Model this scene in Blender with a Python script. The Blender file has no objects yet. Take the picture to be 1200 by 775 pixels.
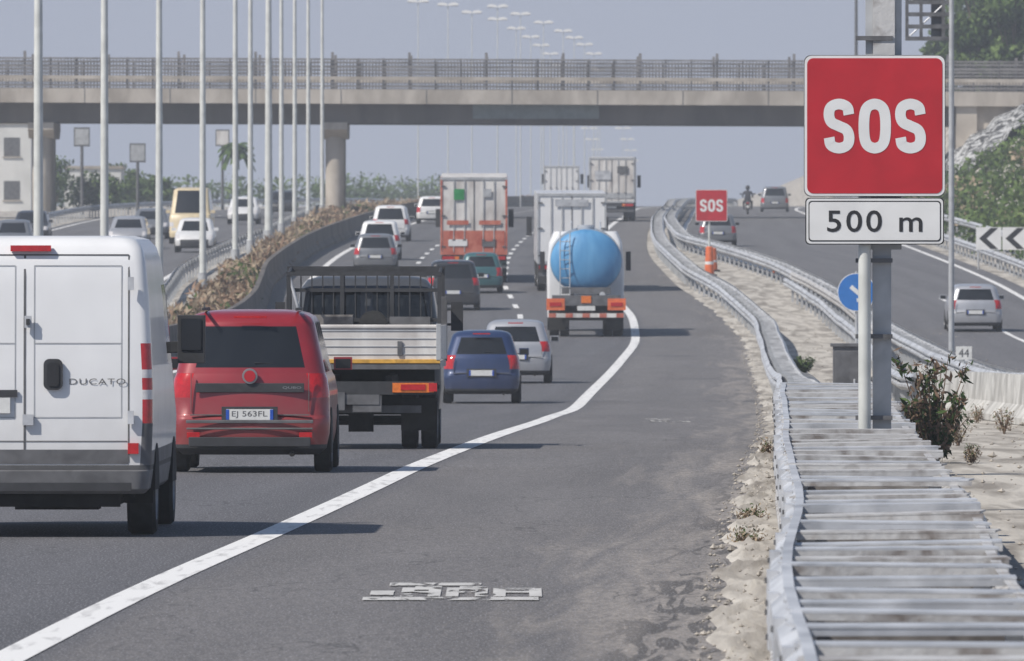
import bpy, math, random
import numpy as np
from mathutils import Vector, Matrix
random.seed(7); rng=np.random.RandomState(7)
K=2.5; F=14000.0
scene=bpy.context.scene
COL=scene.collection
# ------------------------------------------------------------------ tables
def hermite(tab):
    xs=[a for a,b in tab]; ys=[b for a,b in tab]; n=len(xs)
    sl=[(ys[i+1]-ys[i])/(xs[i+1]-xs[i]) for i in range(n-1)]
    m=[sl[0]]+[0.0 if sl[i-1]*sl[i]<=0 else 2*sl[i-1]*sl[i]/(sl[i-1]+sl[i]) for i in range(1,n-1)]+[sl[-1]]
    def f(Y):
        x=Y/K
        if x<=xs[0]: return ys[0]+m[0]*(x-xs[0])
        if x>=xs[-1]: return ys[-1]
        i=0
        while x>xs[i+1]: i+=1
        h=xs[i+1]-xs[i]; t=(x-xs[i])/h
        return ((2*t**3-3*t*t+1)*ys[i]+(t**3-2*t*t+t)*h*m[i]+(-2*t**3+3*t*t)*ys[i+1]+(t**3-t*t)*h*m[i+1])
    return f
zf=hermite([(-30,0),(50,0),(60,-.08),(80,-.5),(97,-.85),(110,-.88),(130,-.78),(147,-.52),(162,.12),(178,.85),(200,1.6),(240,2.75),(280,3.7),(373,4.9),(450,5.5),(600,5.6),(6000,5.6)])
XL=hermite([(-30,-6.4),(28,-3.03),(34,-2.62),(41,-2.0),(50,-1.25),(66,-.1),(85,.85),(106,1.78),(130,3.0),(147,3.8),(157,3.95),(165,3.75),(178,3.4),(200,3.5),(240,4.6),(280,6.4),(320,8.0),(373,10.2),(448,17),(520,20.5),(600,23),(1100,38),(6000,39)])
XE=hermite([(-30,-2.2),(28,1.26),(43.7,2.15),(66,3.6),(85,4.6),(108,5.65),(130,6.5),(147,7.1),(160,6.9),(178,6.04),(200,5.9),(240,6.8),(280,8.6),(320,10.2),(373,12.4),(448,19.2),(600,25.2),(1100,40),(6000,41)])
XR=hermite([(-30,-1.2),(20,1.22),(26,1.49),(30.6,1.82),(40,2.3),(44,2.5),(61,3.45),(85,4.75),(110,5.85),(130,6.75),(147,7.35),(162,7.1),(178,6.3),(200,6.15),(240,7.05),(280,8.85),(373,12.7),(448,19.5),(1100,40.3),(6000,41.3)])
XM=hermite([(-30,9.3),(80,9.6),(100,10.0),(153,11.2),(178,10.3),(200,8.9),(215,7.9),(240,8.2),(280,9.9),(320,11.6),(373,14),(448,21),(1100,42),(6000,43)])
XN=hermite([(-30,18.6),(280,18.8),(320,20),(373,23),(448,30),(1100,51),(6000,52)])
XP=hermite([(-30,-13.5),(110,-11),(277,-11),(330,-8.4),(360,-6.4),(372,-4.65),(384,-2.4),(398,-.2),(413,1.6),(430,3.3),(448,4.8),(470,6.1),(495,7.5),(600,10.2),(1100,27.5),(6000,28)])
def XLL(Y): return XL(Y)-11.0
def XCR(Y): return min(XL(Y)-16.2+0.0, XP(Y)-1.2)
ROWS=list(np.arange(-80,720,4.0))+list(np.arange(720,1600,10.0))+[1600,1700,1850,2050,2300,2700,3200,4000,5500,8000,12000]
ZR=[zf(y) for y in ROWS]
def zp(Y): return float(np.interp(Y,ROWS,ZR))
def sm(t): t=max(0,min(1,t)); return t*t*(3-2*t)
def hill(x,Y):
    d=Y/K
    hm=float(np.interp(d,[120,170,200,240,262,280,300,330,420,900],[0,2.2,4.3,5.4,6.0,6.6,7.4,8.5,8.5,4]))
    off=float(np.interp(d,[280,320,373,448],[0,1.5,5,12]))
    h=hm*sm((x-20.2-off)/10.5)
    if x<-45: h+= 1.0*sm((-x-45)/60)*(0.5+0.5*math.sin(Y*.01))
    return h
def gz(x,Y): return zp(Y)-.02+hill(x,Y)
# ------------------------------------------------------------------ materials
def M(name,col,rough=.6,metal=0,var=.15,scale=5,bump=0,bscale=None,coat=0,col2=None,dist=.5,detail=6,stretch=None,ramp=(.35,.65),grime=0):
    m=bpy.data.materials.new(name); m.use_nodes=True; nt=m.node_tree; N=nt.nodes; Lk=nt.links
    b=N['Principled BSDF']; b.inputs['Roughness'].default_value=rough; b.inputs['Metallic'].default_value=metal
    if coat: b.inputs['Coat Weight'].default_value=coat; b.inputs['Coat Roughness'].default_value=.08
    tc=N.new('ShaderNodeTexCoord'); mp=N.new('ShaderNodeMapping'); Lk.new(tc.outputs['Object'],mp.inputs[0])
    if stretch: mp.inputs['Scale'].default_value=stretch
    nz=N.new('ShaderNodeTexNoise'); nz.inputs['Scale'].default_value=scale; nz.inputs['Detail'].default_value=detail; nz.inputs['Distortion'].default_value=dist
    Lk.new(mp.outputs[0],nz.inputs['Vector'])
    cr=N.new('ShaderNodeValToRGB'); cr.color_ramp.elements[0].position=ramp[0]; cr.color_ramp.elements[1].position=ramp[1]
    a=[max(0,c*(1-var)) for c in col]; c2=col2 if col2 else [min(1,c*(1+var)) for c in col]
    if col2: a=list(col)
    cr.color_ramp.elements[0].color=(*a,1); cr.color_ramp.elements[1].color=(*c2,1)
    Lk.new(nz.outputs['Fac'],cr.inputs[0]); out=cr.outputs[0]
    if grime:
        s=N.new('ShaderNodeSeparateXYZ'); Lk.new(tc.outputs['Object'],s.inputs[0])
        r=N.new('ShaderNodeMapRange'); r.inputs[1].default_value=.15; r.inputs[2].default_value=1.25; r.inputs[3].default_value=grime; r.inputs[4].default_value=.04; Lk.new(s.outputs[2],r.inputs[0])
        n3=N.new('ShaderNodeTexNoise'); n3.inputs['Scale'].default_value=4; n3.inputs['Detail'].default_value=8; Lk.new(tc.outputs['Object'],n3.inputs['Vector'])
        mu=N.new('ShaderNodeMath'); mu.operation='MULTIPLY'; Lk.new(r.outputs[0],mu.inputs[0]); Lk.new(n3.outputs['Fac'],mu.inputs[1])
        mx=N.new('ShaderNodeMix'); mx.data_type='RGBA'; Lk.new(mu.outputs[0],mx.inputs[0]); Lk.new(out,mx.inputs[6]); mx.inputs[7].default_value=(.17,.15,.125,1); out=mx.outputs[2]
        ra=N.new('ShaderNodeMath'); ra.operation='MULTIPLY_ADD'; Lk.new(mu.outputs[0],ra.inputs[0]); ra.inputs[1].default_value=.7; ra.inputs[2].default_value=rough; Lk.new(ra.outputs[0],b.inputs['Roughness'])
    Lk.new(out,b.inputs['Base Color'])
    if bump:
        n2=N.new('ShaderNodeTexNoise'); n2.inputs['Scale'].default_value=bscale or scale*4; n2.inputs['Detail'].default_value=5
        Lk.new(mp.outputs[0],n2.inputs['Vector'])
        bp=N.new('ShaderNodeBump'); bp.inputs['Strength'].default_value=bump; bp.inputs['Distance'].default_value=.03
        Lk.new(n2.outputs['Fac'],bp.inputs['Height']); Lk.new(bp.outputs[0],b.inputs['Normal'])
    return m
def asphalt(name,base,shoulder,dirt,use_shoulder=True):
    m=bpy.data.materials.new(name); m.use_nodes=True; nt=m.node_tree; N=nt.nodes; Lk=nt.links
    b=N['Principled BSDF']; b.inputs['Roughness'].default_value=.85
    tc=N.new('ShaderNodeTexCoord'); sx=N.new('ShaderNodeSeparateXYZ'); Lk.new(tc.outputs['UV'],sx.inputs[0])
    def noise(scale,vec,det=6,mapping=None,dist=0):
        n=N.new('ShaderNodeTexNoise'); n.inputs['Scale'].default_value=scale; n.inputs['Detail'].default_value=det; n.inputs['Distortion'].default_value=dist
        if mapping:
            mp=N.new('ShaderNodeMapping'); mp.inputs['Scale'].default_value=mapping; Lk.new(vec,mp.inputs[0]); Lk.new(mp.outputs[0],n.inputs['Vector'])
        else: Lk.new(vec,n.inputs['Vector'])
        return n.outputs['Fac']
    def mr(v,a,b_,c,d):
        n=N.new('ShaderNodeMapRange'); n.inputs[1].default_value=a; n.inputs[2].default_value=b_; n.inputs[3].default_value=c; n.inputs[4].default_value=d; Lk.new(v,n.inputs[0]); return n.outputs[0]
    def math_(op,a,b_=None):
        n=N.new('ShaderNodeMath'); n.operation=op
        for i,v in enumerate((a,b_)):
            if v is None: continue
            if isinstance(v,(int,float)): n.inputs[i].default_value=v
            else: Lk.new(v,n.inputs[i])
        return n.outputs[0]
    def mix(f,a,b_,mode='MIX'):
        n=N.new('ShaderNodeMix'); n.data_type='RGBA'; n.blend_type=mode
        if isinstance(f,float): n.inputs[0].default_value=f
        else: Lk.new(f,n.inputs[0])
        for i,v in ((6,a),(7,b_)):
            if isinstance(v,tuple): n.inputs[i].default_value=(*v,1)
            else: Lk.new(v,n.inputs[i])
        return n.outputs[2]
    uv=tc.outputs['UV']; ob=tc.outputs['Object']
    long_=noise(1.0,uv,5,(1.6,.03,1))
    fine=noise(30,ob,4,(1,.22,1)); mid=noise(.6,ob,6,(1,.12,1),.6); agg=noise(60,ob,2,(1,.14,1)); sp=noise(14,ob,5,(1,.14,1),.4)
    c=mix(mr(long_,.3,.7,0,1),tuple(x*.78 for x in base),tuple(x*1.25 for x in base))
    trk=math_('SINE',math_('MULTIPLY',sx.outputs[0],2*math.pi/1.85)); c=mix(mr(trk,-.2,1,0,.28),c,tuple(x*1.6 for x in base))
    if use_shoulder:
        sh=mix(mr(mid,.3,.7,0,1),tuple(x*.82 for x in shoulder),tuple(x*1.18 for x in shoulder))
        u_n=math_('ADD',sx.outputs[0],mr(mid,0,1,-.12,.12))
        c=mix(mr(u_n,.1,.35,0,1),c,sh)
        c=mix(math_('MULTIPLY',mr(noise(1.0,uv,4,(.9,.012,1)),.5,.62,0,1),.30),c,tuple(x*.65 for x in shoulder))
        nd=noise(1.0,uv,8,(2.6,.10,1),.8)
        u_d=math_('ADD',sx.outputs[0],mr(nd,.25,.75,-1.2,1.2))
        c=mix(mr(u_d,2.7,4.5,0,.9),c,dirt)
        nb=noise(1.0,uv,7,(5.0,.30,1),1.5)
        edge=math_('MULTIPLY',mr(sx.outputs[0],3.35,3.75,0,1),mr(nb,.50,.55,0,.8)); c=mix(edge,c,(.045,.04,.035))
    c=mix(mr(sp,.40,.60,.0,.30),c,tuple(x*.55 for x in base))
    c=mix(mr(fine,.32,.68,.0,.5),c,tuple(x*.5 for x in base))
    c=mix(mr(agg,.54,.68,.0,.65),c,tuple(min(.4,x*3.2) for x in base))
    c=mix(mr(noise(2.4,ob,3,(1,.12,1)),.70,.80,0,.4),c,(.04,.04,.04))
    vo=N.new('ShaderNodeTexVoronoi'); vo.feature='DISTANCE_TO_EDGE'; vo.inputs['Scale'].default_value=.55
    mp=N.new('ShaderNodeMapping'); mp.inputs['Scale'].default_value=(1,.22,1); Lk.new(ob,mp.inputs[0])
    va=N.new('ShaderNodeVectorMath'); va.operation='ADD'; Lk.new(mp.outputs[0],va.inputs[0])
    nn=N.new('ShaderNodeTexNoise'); nn.inputs['Scale'].default_value=2.5; Lk.new(mp.outputs[0],nn.inputs['Vector']); Lk.new(nn.outputs['Color'],va.inputs[1]); Lk.new(va.outputs[0],vo.inputs['Vector'])
    crk=math_('MULTIPLY',mr(vo.outputs['Distance'],0,.012,.6,0),mr(mid,.46,.58,0,1)); c=mix(crk,c,(.03,.03,.03))
    Lk.new(c,b.inputs['Base Color'])
    bp=N.new('ShaderNodeBump'); bp.inputs['Strength'].default_value=.5; bp.inputs['Distance'].default_value=.012; Lk.new(fine,bp.inputs['Height']); Lk.new(bp.outputs[0],b.inputs['Normal'])
    return m
mt={}
mt['road']=asphalt('asphalt',(.108,.106,.112),(.178,.166,.160),(.44,.39,.34))
mt['road2']=asphalt('asphalt_plain',(.125,.122,.128),(.1,.1,.1),(.3,.3,.3),False)
mt['ground']=M('dusty_ground',(.24,.215,.185),.95,0,col2=(.52,.485,.43),scale=2.2,bump=.5,bscale=14,stretch=(1,.10,1),ramp=(.36,.60),detail=12,dist=.8)
mt['paint']=M('road_paint',(.48,.47,.46),.7,0,col2=(.78,.77,.75),scale=9,detail=9,stretch=(1,.08,1),ramp=(.3,.48))
def worn(name,thr,col):
    m=M(name,col,.8,0,var=.12,scale=6,detail=8,stretch=(1,.2,1)); nt=m.node_tree; N=nt.nodes; Lk=nt.links
    b=N['Principled BSDF']; out=[n for n in N if n.type=='OUTPUT_MATERIAL'][0]; tc=N.new('ShaderNodeTexCoord')
    mp=N.new('ShaderNodeMapping'); mp.inputs['Scale'].default_value=(1,.22,1); Lk.new(tc.outputs['Object'],mp.inputs[0])
    nz=N.new('ShaderNodeTexNoise'); nz.inputs['Scale'].default_value=5; nz.inputs['Detail'].default_value=9; nz.inputs['Distortion'].default_value=1.0; Lk.new(mp.outputs[0],nz.inputs['Vector'])
    r=N.new('ShaderNodeMapRange'); r.inputs[1].default_value=thr; r.inputs[2].default_value=thr+.07; Lk.new(nz.outputs['Fac'],r.inputs[0]); Lk.new(r.outputs[0],b.inputs['Alpha'])
    return m
mt['paintworn']=worn('road_paint_worn',.40,(.52,.51,.49))
mt['paintfaint']=worn('road_paint_faint',.47,(.36,.35,.33))
mt['galv']=M('galvanized_steel',(.38,.39,.41),.5,.2,col2=(.62,.63,.65),scale=3,bump=.1,stretch=(1,.25,1),detail=9)
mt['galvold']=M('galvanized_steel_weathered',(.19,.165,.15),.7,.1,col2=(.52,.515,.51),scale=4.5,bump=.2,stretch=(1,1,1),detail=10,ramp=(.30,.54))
mt['galvshade']=M('galvanized_shade_tone',(.10,.09,.085),.8,0,col2=(.24,.225,.21),scale=5,detail=9)  # dark colour carries the shade between the guardrail slats
mt['galvdark']=M('steel_dark',(.12,.12,.125),.6,.2,var=.3,scale=4)
mt['fence']=M('fence_steel',(.20,.19,.19),.7,.1,var=.3,scale=1.5)
mt['pole']=M('pole_grey',(.42,.43,.44),.55,.2,var=.15,scale=3)
mt['polelight']=M('pole_offwhite',(.60,.61,.58),.55,.1,var=.12,scale=2)
mt['conc']=M('concrete',(.30,.265,.225),.9,0,col2=(.50,.455,.40),scale=.7,bump=.2,detail=10,stretch=(1,1,.5))
mt['concpale']=M('concrete_pale',(.34,.33,.31),.9,0,col2=(.60,.59,.56),scale=1.8,bump=.3,detail=10,stretch=(1,.4,1))
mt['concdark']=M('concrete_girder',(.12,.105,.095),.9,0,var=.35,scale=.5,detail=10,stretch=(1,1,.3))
mt['white']=M('white_paint',(.76,.76,.76),.35,0,var=.05,scale=1.5,coat=.5,ramp=(.3,.7),grime=.6)
mt['whitelamp']=M('lamp_white',(.85,.85,.84),.4,0,var=.03)
mt['whitedirty']=M('white_dirty',(.42,.385,.36),.6,0,col2=(.72,.70,.67),scale=2.0,detail=10,stretch=(1,1,.35),ramp=(.32,.62))
mt['pinkish']=M('trailer_stripe',(.38,.075,.045),.6,0,col2=(.55,.19,.13),scale=3,detail=8)
mt['cream']=M('cream_paint',(.66,.55,.36),.4,0,var=.08,scale=2,coat=.3)
mt['red']=M('red_paint',(.30,.016,.026),.32,.1,var=.10,scale=1.5,coat=.6,grime=.6)
mt['blue']=M('blue_paint',(.022,.045,.125),.32,.2,var=.1,scale=2,coat=.6,grime=.35)
mt['silver']=M('silver_paint',(.44,.45,.48),.35,.35,var=.06,scale=2,coat=.6,grime=.6)
mt['greycar']=M('grey_paint',(.20,.21,.23),.35,.3,var=.06,scale=2,coat=.6,grime=.5)
mt['cabgrey']=M('cab_grey_paint',(.07,.075,.085),.4,.1,var=.1,scale=2,coat=.4)
mt['teal']=M('teal_paint',(.04,.12,.13),.35,.1,var=.1,coat=.6)
mt['dark']=M('dark_paint',(.028,.03,.036),.3,.1,var=.1,scale=2,coat=.6,grime=.5)
mt['tankblue']=M('tank_blue',(.06,.24,.48),.5,0,col2=(.13,.36,.61),scale=1.8,coat=.1,detail=11,stretch=(1,1,.28),grime=1.0)
mt['plastic']=M('dark_plastic',(.035,.036,.04),.65,0,var=.2,scale=6)
mt['plasticgrey']=M('grey_plastic',(.11,.11,.115),.6,0,var=.25,scale=5)
mt['rubber']=M('tyre_rubber',(.026,.026,.026),.85,0,var=.25,scale=9)
mt['rim']=M('wheel_rim',(.30,.30,.31),.45,.5,var=.15,scale=5)
mt['under']=M('underbody',(.018,.017,.016),.9,0,var=.4,scale=6)
mt['glass']=M('window_glass',(.016,.018,.021),.06,0,var=.2,scale=1)
mt['redlight']=M('red_lens',(.45,.012,.015),.15,0,var=.15,scale=20,coat=.6)
mt['clearlens']=M('clear_lens',(.62,.60,.60),.15,0,var=.1,scale=20,coat=.6)
mt['orangelight']=M('orange_lens',(.70,.18,.03),.3,0,var=.15,scale=20)
mt['orange']=M('orange_plastic',(.68,.15,.05),.5,0,var=.15,scale=5)
mt['yellow']=M('yellow_reflector',(.62,.34,.06),.5,0,var=.25,scale=10)
mt['plate']=M('plate_white',(.66,.66,.64),.4,0,var=.08,scale=10)
mt['plateblue']=M('plate_blue',(.02,.08,.4),.4)
mt['black']=M('black_paint',(.02,.02,.022),.5,0,var=.1)
mt['seam']=M('seam_dark',(.12,.12,.12),.8)
mt['signred']=M('sign_red',(.46,.016,.026),.45,0,var=.09,scale=2.5,detail=9)
mt['signwhite']=M('sign_white',(.72,.72,.71),.45,0,var=.05,scale=3,detail=8)
mt['signblue']=M('sign_blue',(.03,.17,.50),.4,0,var=.06)
mt['signgreen']=M('sign_dull_green',(.19,.22,.22),.6,0,var=.15,scale=3)
mt['green']=M('green_sticker',(.03,.25,.08),.5)
mt['wood']=M('bark',(.14,.10,.07),.9,0,var=.3,scale=6)
mt['leaf1']=M('foliage_dark',(.028,.05,.016),.7,0,var=.3,scale=.6)
mt['leaf2']=M('foliage_mid',(.065,.105,.03),.7,0,var=.3,scale=.6)
mt['leaf3']=M('foliage_light',(.115,.165,.05),.7,0,var=.3,scale=.6)
mt['dry1']=M('dry_brush_brown',(.17,.115,.08),.9,0,var=.3,scale=.8)
mt['dry2']=M('dry_brush_straw',(.34,.27,.19),.9,0,var=.3,scale=.8)
mt['dry3']=M('dry_brush_rust',(.24,.16,.11),.9,0,var=.3,scale=.8)
mt['stone']=M('stone',(.34,.31,.27),.9,0,var=.3,scale=4)
mt['rubble']=M('painted_rubble',(.06,.058,.055),.9,0,col2=(.50,.50,.49),scale=.9,detail=3,dist=3.0,ramp=(.49,.54),bump=.6,bscale=3,stretch=(1,.25,1))
mt['cloth']=M('dark_jacket',(.03,.03,.04),.8)
mt['wall']=M('white_plaster',(.62,.62,.60),.8,0,var=.08,scale=.5)
for k in ('leaf1','leaf2','leaf3','dry1','dry2','dry3'):
    mt[k].node_tree.nodes['Principled BSDF'].inputs['Specular IOR Level'].default_value=.15
# ------------------------------------------------------------------ mesh builder
class MB:
    def __init__(s): s.v=[]; s.f=[]; s.m=[]; s.mats=[]; s.uv=None
    def mi(s,k):
        if k not in s.mats: s.mats.append(k)
        return s.mats.index(k)
    def face(s,idx,k): s.f.append(tuple(idx)); s.m.append(s.mi(k))
    def add(s,vs,fs,k):
        o=len(s.v); s.v+= [tuple(v) for v in vs]; i=s.mi(k)
        for f in fs: s.f.append(tuple(o+a for a in f)); s.m.append(i)
    def box(s,c,d,k,rot=None):
        x,y,z=[a/2 for a in d]
        vs=[Vector(p) for p in [(-x,-y,-z),(x,-y,-z),(x,y,-z),(-x,y,-z),(-x,-y,z),(x,-y,z),(x,y,z),(-x,y,z)]]
        if rot is not None: vs=[rot@v for v in vs]
        s.add([(v.x+c[0],v.y+c[1],v.z+c[2]) for v in vs],[(0,3,2,1),(4,5,6,7),(0,1,5,4),(1,2,6,5),(2,3,7,6),(3,0,4,7)],k)
    def tube(s,a,b,r0,r1,k,n=10,cap=True):
        a=Vector(a);b=Vector(b);d=(b-a).normalized()
        u=d.orthogonal().normalized(); w=d.cross(u)
        vs=[];
        for p,r in ((a,r0),(b,r1)):
            for i in range(n):
                t=2*math.pi*i/n; vs.append(p+u*r*math.cos(t)+w*r*math.sin(t))
        fs=[(i,(i+1)%n,n+(i+1)%n,n+i) for i in range(n)]
        if cap: fs+= [tuple(range(n))[::-1],tuple(range(n,2*n))]
        s.add(vs,fs,k)
    def lathe(s,c,prof,axis='X',n=28,sgn=1,sq=(1,1)):
        o=len(s.v)
        for (a,r,_) in prof:
            for i in range(n):
                t=2*math.pi*i/n; p=r*math.cos(t)*sq[0]; q=r*math.sin(t)*sq[1]
                if axis=='X': s.v.append((c[0]+a*sgn,c[1]+p,c[2]+q))
                elif axis=='Y': s.v.append((c[0]+p,c[1]+a*sgn,c[2]+q))
                else: s.v.append((c[0]+p,c[1]+q,c[2]+a*sgn))
        for j in range(len(prof)-1):
            k=prof[j][2]
            for i in range(n):
                s.face((o+j*n+i,o+j*n+(i+1)%n,o+(j+1)*n+(i+1)%n,o+(j+1)*n+i),k)
        s.face([o+i for i in range(n)],prof[0][2]); s.face([o+(len(prof)-1)*n+i for i in range(n)],prof[-2][2])
    def wheel(s,x,y,r,w,side=1,rim='rim'):
        h=w/2
        s.lathe((x,y,r),[(-h,r*.7,'rubber'),(-h,r*.93,'rubber'),(-h*.75,r,'rubber'),(h*.75,r,'rubber'),(h,r*.93,'rubber'),(h*.98,r*.66,rim),(h*.6,r*.6,'under'),(h*.55,r*.5,rim),(h*.75,r*.18,rim),(h*.75,r*.05,rim)],'X',28,side)
    def panel(s,cx,y,cz,w,h,r,th,k,n=5):
        pts=[]
        for (sx,sz,a0) in ((1,1,0),(-1,1,90),(-1,-1,180),(1,-1,270)):
            for i in range(n+1):
                a=math.radians(a0+90*i/n); pts.append((cx+sx*(w/2-r)+r*math.cos(a),cz+sz*(h/2-r)+r*math.sin(a)))
        m=len(pts); vs=[(p[0],y,p[1]) for p in pts]+[(p[0],y+th,p[1]) for p in pts]
        s.add(vs,[tuple(range(m)),tuple(range(m,2*m))[::-1]]+[(i,i+m,(i+1)%m+m,(i+1)%m) for i in range(m)],k)
    def prism(s,poly,x0,x1,k):
        m=len(poly); vs=[(x0,p[0],p[1]) for p in poly]+[(x1,p[0],p[1]) for p in poly]
        s.add(vs,[tuple(range(m)),tuple(range(m,2*m))[::-1]]+[(i,i+m,(i+1)%m+m,(i+1)%m) for i in range(m)],k)
    def stroke(s,pts,cx,y,cz,w,h,th,k,closed=False):
        P=[Vector((p[0]*w,p[1]*h)) for p in pts]; n=len(P); Q=[]
        rg=range(n if closed else n-1)
        for i in rg:
            p0=P[(i-1)%n] if (closed or i>0) else P[0]*2-P[1]; p1=P[i]; p2=P[(i+1)%n]; p3=P[(i+2)%n] if (closed or i<n-2) else P[-1]*2-P[-2]
            for j in range(6):
                t=j/6; Q.append(.5*((2*p1)+(p2-p0)*t+(2*p0-5*p1+4*p2-p3)*t*t+(3*p1-p0-3*p2+p3)*t**3))
        if not closed: Q.append(P[-1])
        m=len(Q); vs=[]
        for i in range(m):
            a=Q[(i-1)%m] if (closed or i>0) else Q[0]; b=Q[(i+1)%m] if (closed or i<m-1) else Q[-1]
            t=(b-a).normalized(); nn=Vector((-t.y,t.x))*th/2
            vs.append((cx+Q[i].x+nn.x,y,cz+Q[i].y+nn.y)); vs.append((cx+Q[i].x-nn.x,y,cz+Q[i].y-nn.y))
        fs=[(2*i,2*i+1,(2*i+3)%(2*m),(2*i+2)%(2*m)) for i in range(m if closed else m-1)]
        s.add(vs,fs,k)
    def body(s,keys,zs,paint,NR=14,NS=24,NC=5,b=.05,bf=.12,top=True):
        kz=[k[0] for k in keys]
        zs=sorted(set([round(z,4) for z in list(zs)+kz]))
        def g(z,i): return float(np.interp(z,kz,[k[i] for k in keys]))
        rings=[];tags=None
        for z in zs:
            yr,yf,w,r=[g(z,i) for i in (1,2,3,4)]
            P=[];T=[]
            for i in range(NR):
                x=-(w-r)+2*(w-r)*i/NR; P.append((x,yr+b*(x/(w-r))**2)); T.append(('R',(x+(w-r)/NR)/w))
            for i in range(NC):
                a=math.pi/2*i/NC; P.append((w-r+r*math.sin(a),yr+b+r-r*math.cos(a))); T.append(('RC',1))
            ya=yr+b+r; yb=yf-bf-r
            for i in range(NS):
                P.append((w,ya+(yb-ya)*i/NS)); T.append(('S',(i+.5)/NS))
            for i in range(NC):
                a=math.pi/2*i/NC; P.append((w-r+r*math.cos(a),yb+r*math.sin(a))); T.append(('FC',1))
            for i in range(NR):
                x=(w-r)-2*(w-r)*i/NR; P.append((x,yf-bf*(x/(w-r))**2)); T.append(('F',(x-(w-r)/NR)/w))
            for i in range(NC):
                a=math.pi/2*i/NC; P.append((-(w-r)-r*math.sin(a),yb+r*math.cos(a))); T.append(('FC',-1))
            for i in range(NS):
                P.append((-w,yb-(yb-ya)*i/NS)); T.append(('S',1-(i+.5)/NS))
            for i in range(NC):
                a=math.pi/2*i/NC; P.append((-(w-r)-r*math.cos(a),ya-r*math.sin(a))); T.append(('RC',-1))
            rings.append(P); tags=T
        n=len(tags); o=len(s.v)
        for z,P in zip(zs,rings):
            for p in P: s.v.append((p[0],p[1],z))
        for k in range(len(zs)-1):
            zm=(zs[k]+zs[k+1])/2
            for i in range(n):
                s.face((o+k*n+i,o+k*n+(i+1)%n,o+(k+1)*n+(i+1)%n,o+(k+1)*n+i),paint(zm,tags[i][0],tags[i][1]))
        if top: s.face([o+(len(zs)-1)*n+i for i in range(n)],paint(zs[-1]+1,'T',0))
        s.face([o+i for i in range(n)][::-1],'under')
    def obj(s,name,parent=None,smooth=None,bevel=0,loc=None):
        me=bpy.data.meshes.new(name); me.from_pydata(s.v,[],s.f)
        for k in s.mats: me.materials.append(mt[k])
        me.polygons.foreach_set('material_index',s.m)
        if s.uv is not None:
            ul=me.uv_layers.new(name='UVMap'); li=np.zeros(len(me.loops),dtype=np.int32); me.loops.foreach_get('vertex_index',li)
            ul.data.foreach_set('uv',np.array(s.uv,dtype=np.float32)[li].ravel())
        me.update()
        if smooth is not None:
            me.polygons.foreach_set('use_smooth',[True]*len(me.polygons))
            me.set_sharp_from_angle(angle=math.radians(smooth))
        ob=bpy.data.objects.new(name,me); COL.objects.link(ob)
        if bevel:
            bm=ob.modifiers.new('bevel','BEVEL'); bm.width=bevel; bm.segments=2; bm.limit_method='ANGLE'
        if parent: ob.parent=parent
        if loc: ob.location=loc
        return ob
def empty(name,loc=(0,0,0)):
    e=bpy.data.objects.new(name,None); e.empty_display_size=.5; COL.objects.link(e); e.location=loc; return e
def text_mesh(name,body,w,h,mat,parent,loc,rot=(math.pi/2,0,0),bold=.02,extrude=0.0,spacing=1.0):
    cu=bpy.data.curves.new(name,'FONT'); cu.body=body; cu.size=1; cu.offset=bold; cu.align_x='CENTER'; cu.align_y='CENTER'; cu.space_character=spacing; cu.extrude=extrude; cu.resolution_u=4
    tmp=bpy.data.objects.new(name+'_t',cu); COL.objects.link(tmp); bpy.context.view_layer.update()
    dg=bpy.context.evaluated_depsgraph_get(); me=bpy.data.meshes.new_from_object(tmp.evaluated_get(dg))
    bpy.data.objects.remove(tmp)
    co=np.zeros(len(me.vertices)*3); me.vertices.foreach_get('co',co); co=co.reshape(-1,3)
    mn=co.min(0); mx=co.max(0); c=(mn+mx)/2
    co[:,0]=(co[:,0]-c[0])*w/(mx[0]-mn[0]); co[:,1]=(co[:,1]-c[1])*h/(mx[1]-mn[1])
    me.vertices.foreach_set('co',co.ravel()); me.materials.clear(); me.materials.append(mt[mat]); me.update()
    ob=bpy.data.objects.new(name,me); COL.objects.link(ob); ob.location=loc; ob.rotation_euler=rot
    if parent: ob.parent=parent
    return ob
# ------------------------------------------------------------------ ground and roads
mb=MB()
xs=sorted(set([-5000,-2500,-1200,-600,-300,-180,-120,-90,-70,-55,-45]+list(range(-40,20,10))+[20,20.2]+list(np.arange(21,36,1.0))+[38,41,45,50,60,80,120,200,350,700,1500,3000,5000]))
for Y in ROWS:
    for x in xs:
        rn=0
        if x>21: rn=.25*math.sin(x*1.7+Y*.05)*math.cos(Y*.11+x)
        mb.v.append((x,Y,gz(x,Y)+rn*(1 if hill(x,Y)>.3 else 0)))
nx=len(xs)
for j in range(len(ROWS)-1):
    for i in range(nx-1): mb.face((j*nx+i,j*nx+i+1,(j+1)*nx+i+1,(j+1)*nx+i),'ground')
mb.obj('ground',smooth=60)
def strip(mb,fa,fb,y0,y1,dz,k,ncol=1,uvref=XL):
    ys=[y0]+[y for y in ROWS if y0+.01<y<y1-.01]+[y1]
    o=len(mb.v)
    if mb.uv is None: mb.uv=[]
    for y in ys:
        a=fa(y);b=fb(y)
        for i in range(ncol+1):
            x=a+(b-a)*i/ncol; mb.v.append((x,y,zp(y)+dz)); mb.uv.append((x-uvref(y),y))
    n=ncol+1
    for j in range(len(ys)-1):
        for i in range(ncol): mb.face((o+j*n+i,o+j*n+i+1,o+(j+1)*n+i+1,o+(j+1)*n+i),k)
mb=MB(); strip(mb,lambda y:XLL(y)-1.2,XE,-76,3200,0,'road',6); mb.obj('motorway_road')
mb=MB(); strip(mb,lambda y:XCR(y)-12,XCR,-76,3200,0,'road2',4); mb.obj('opposite_carriageway_road')
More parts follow.
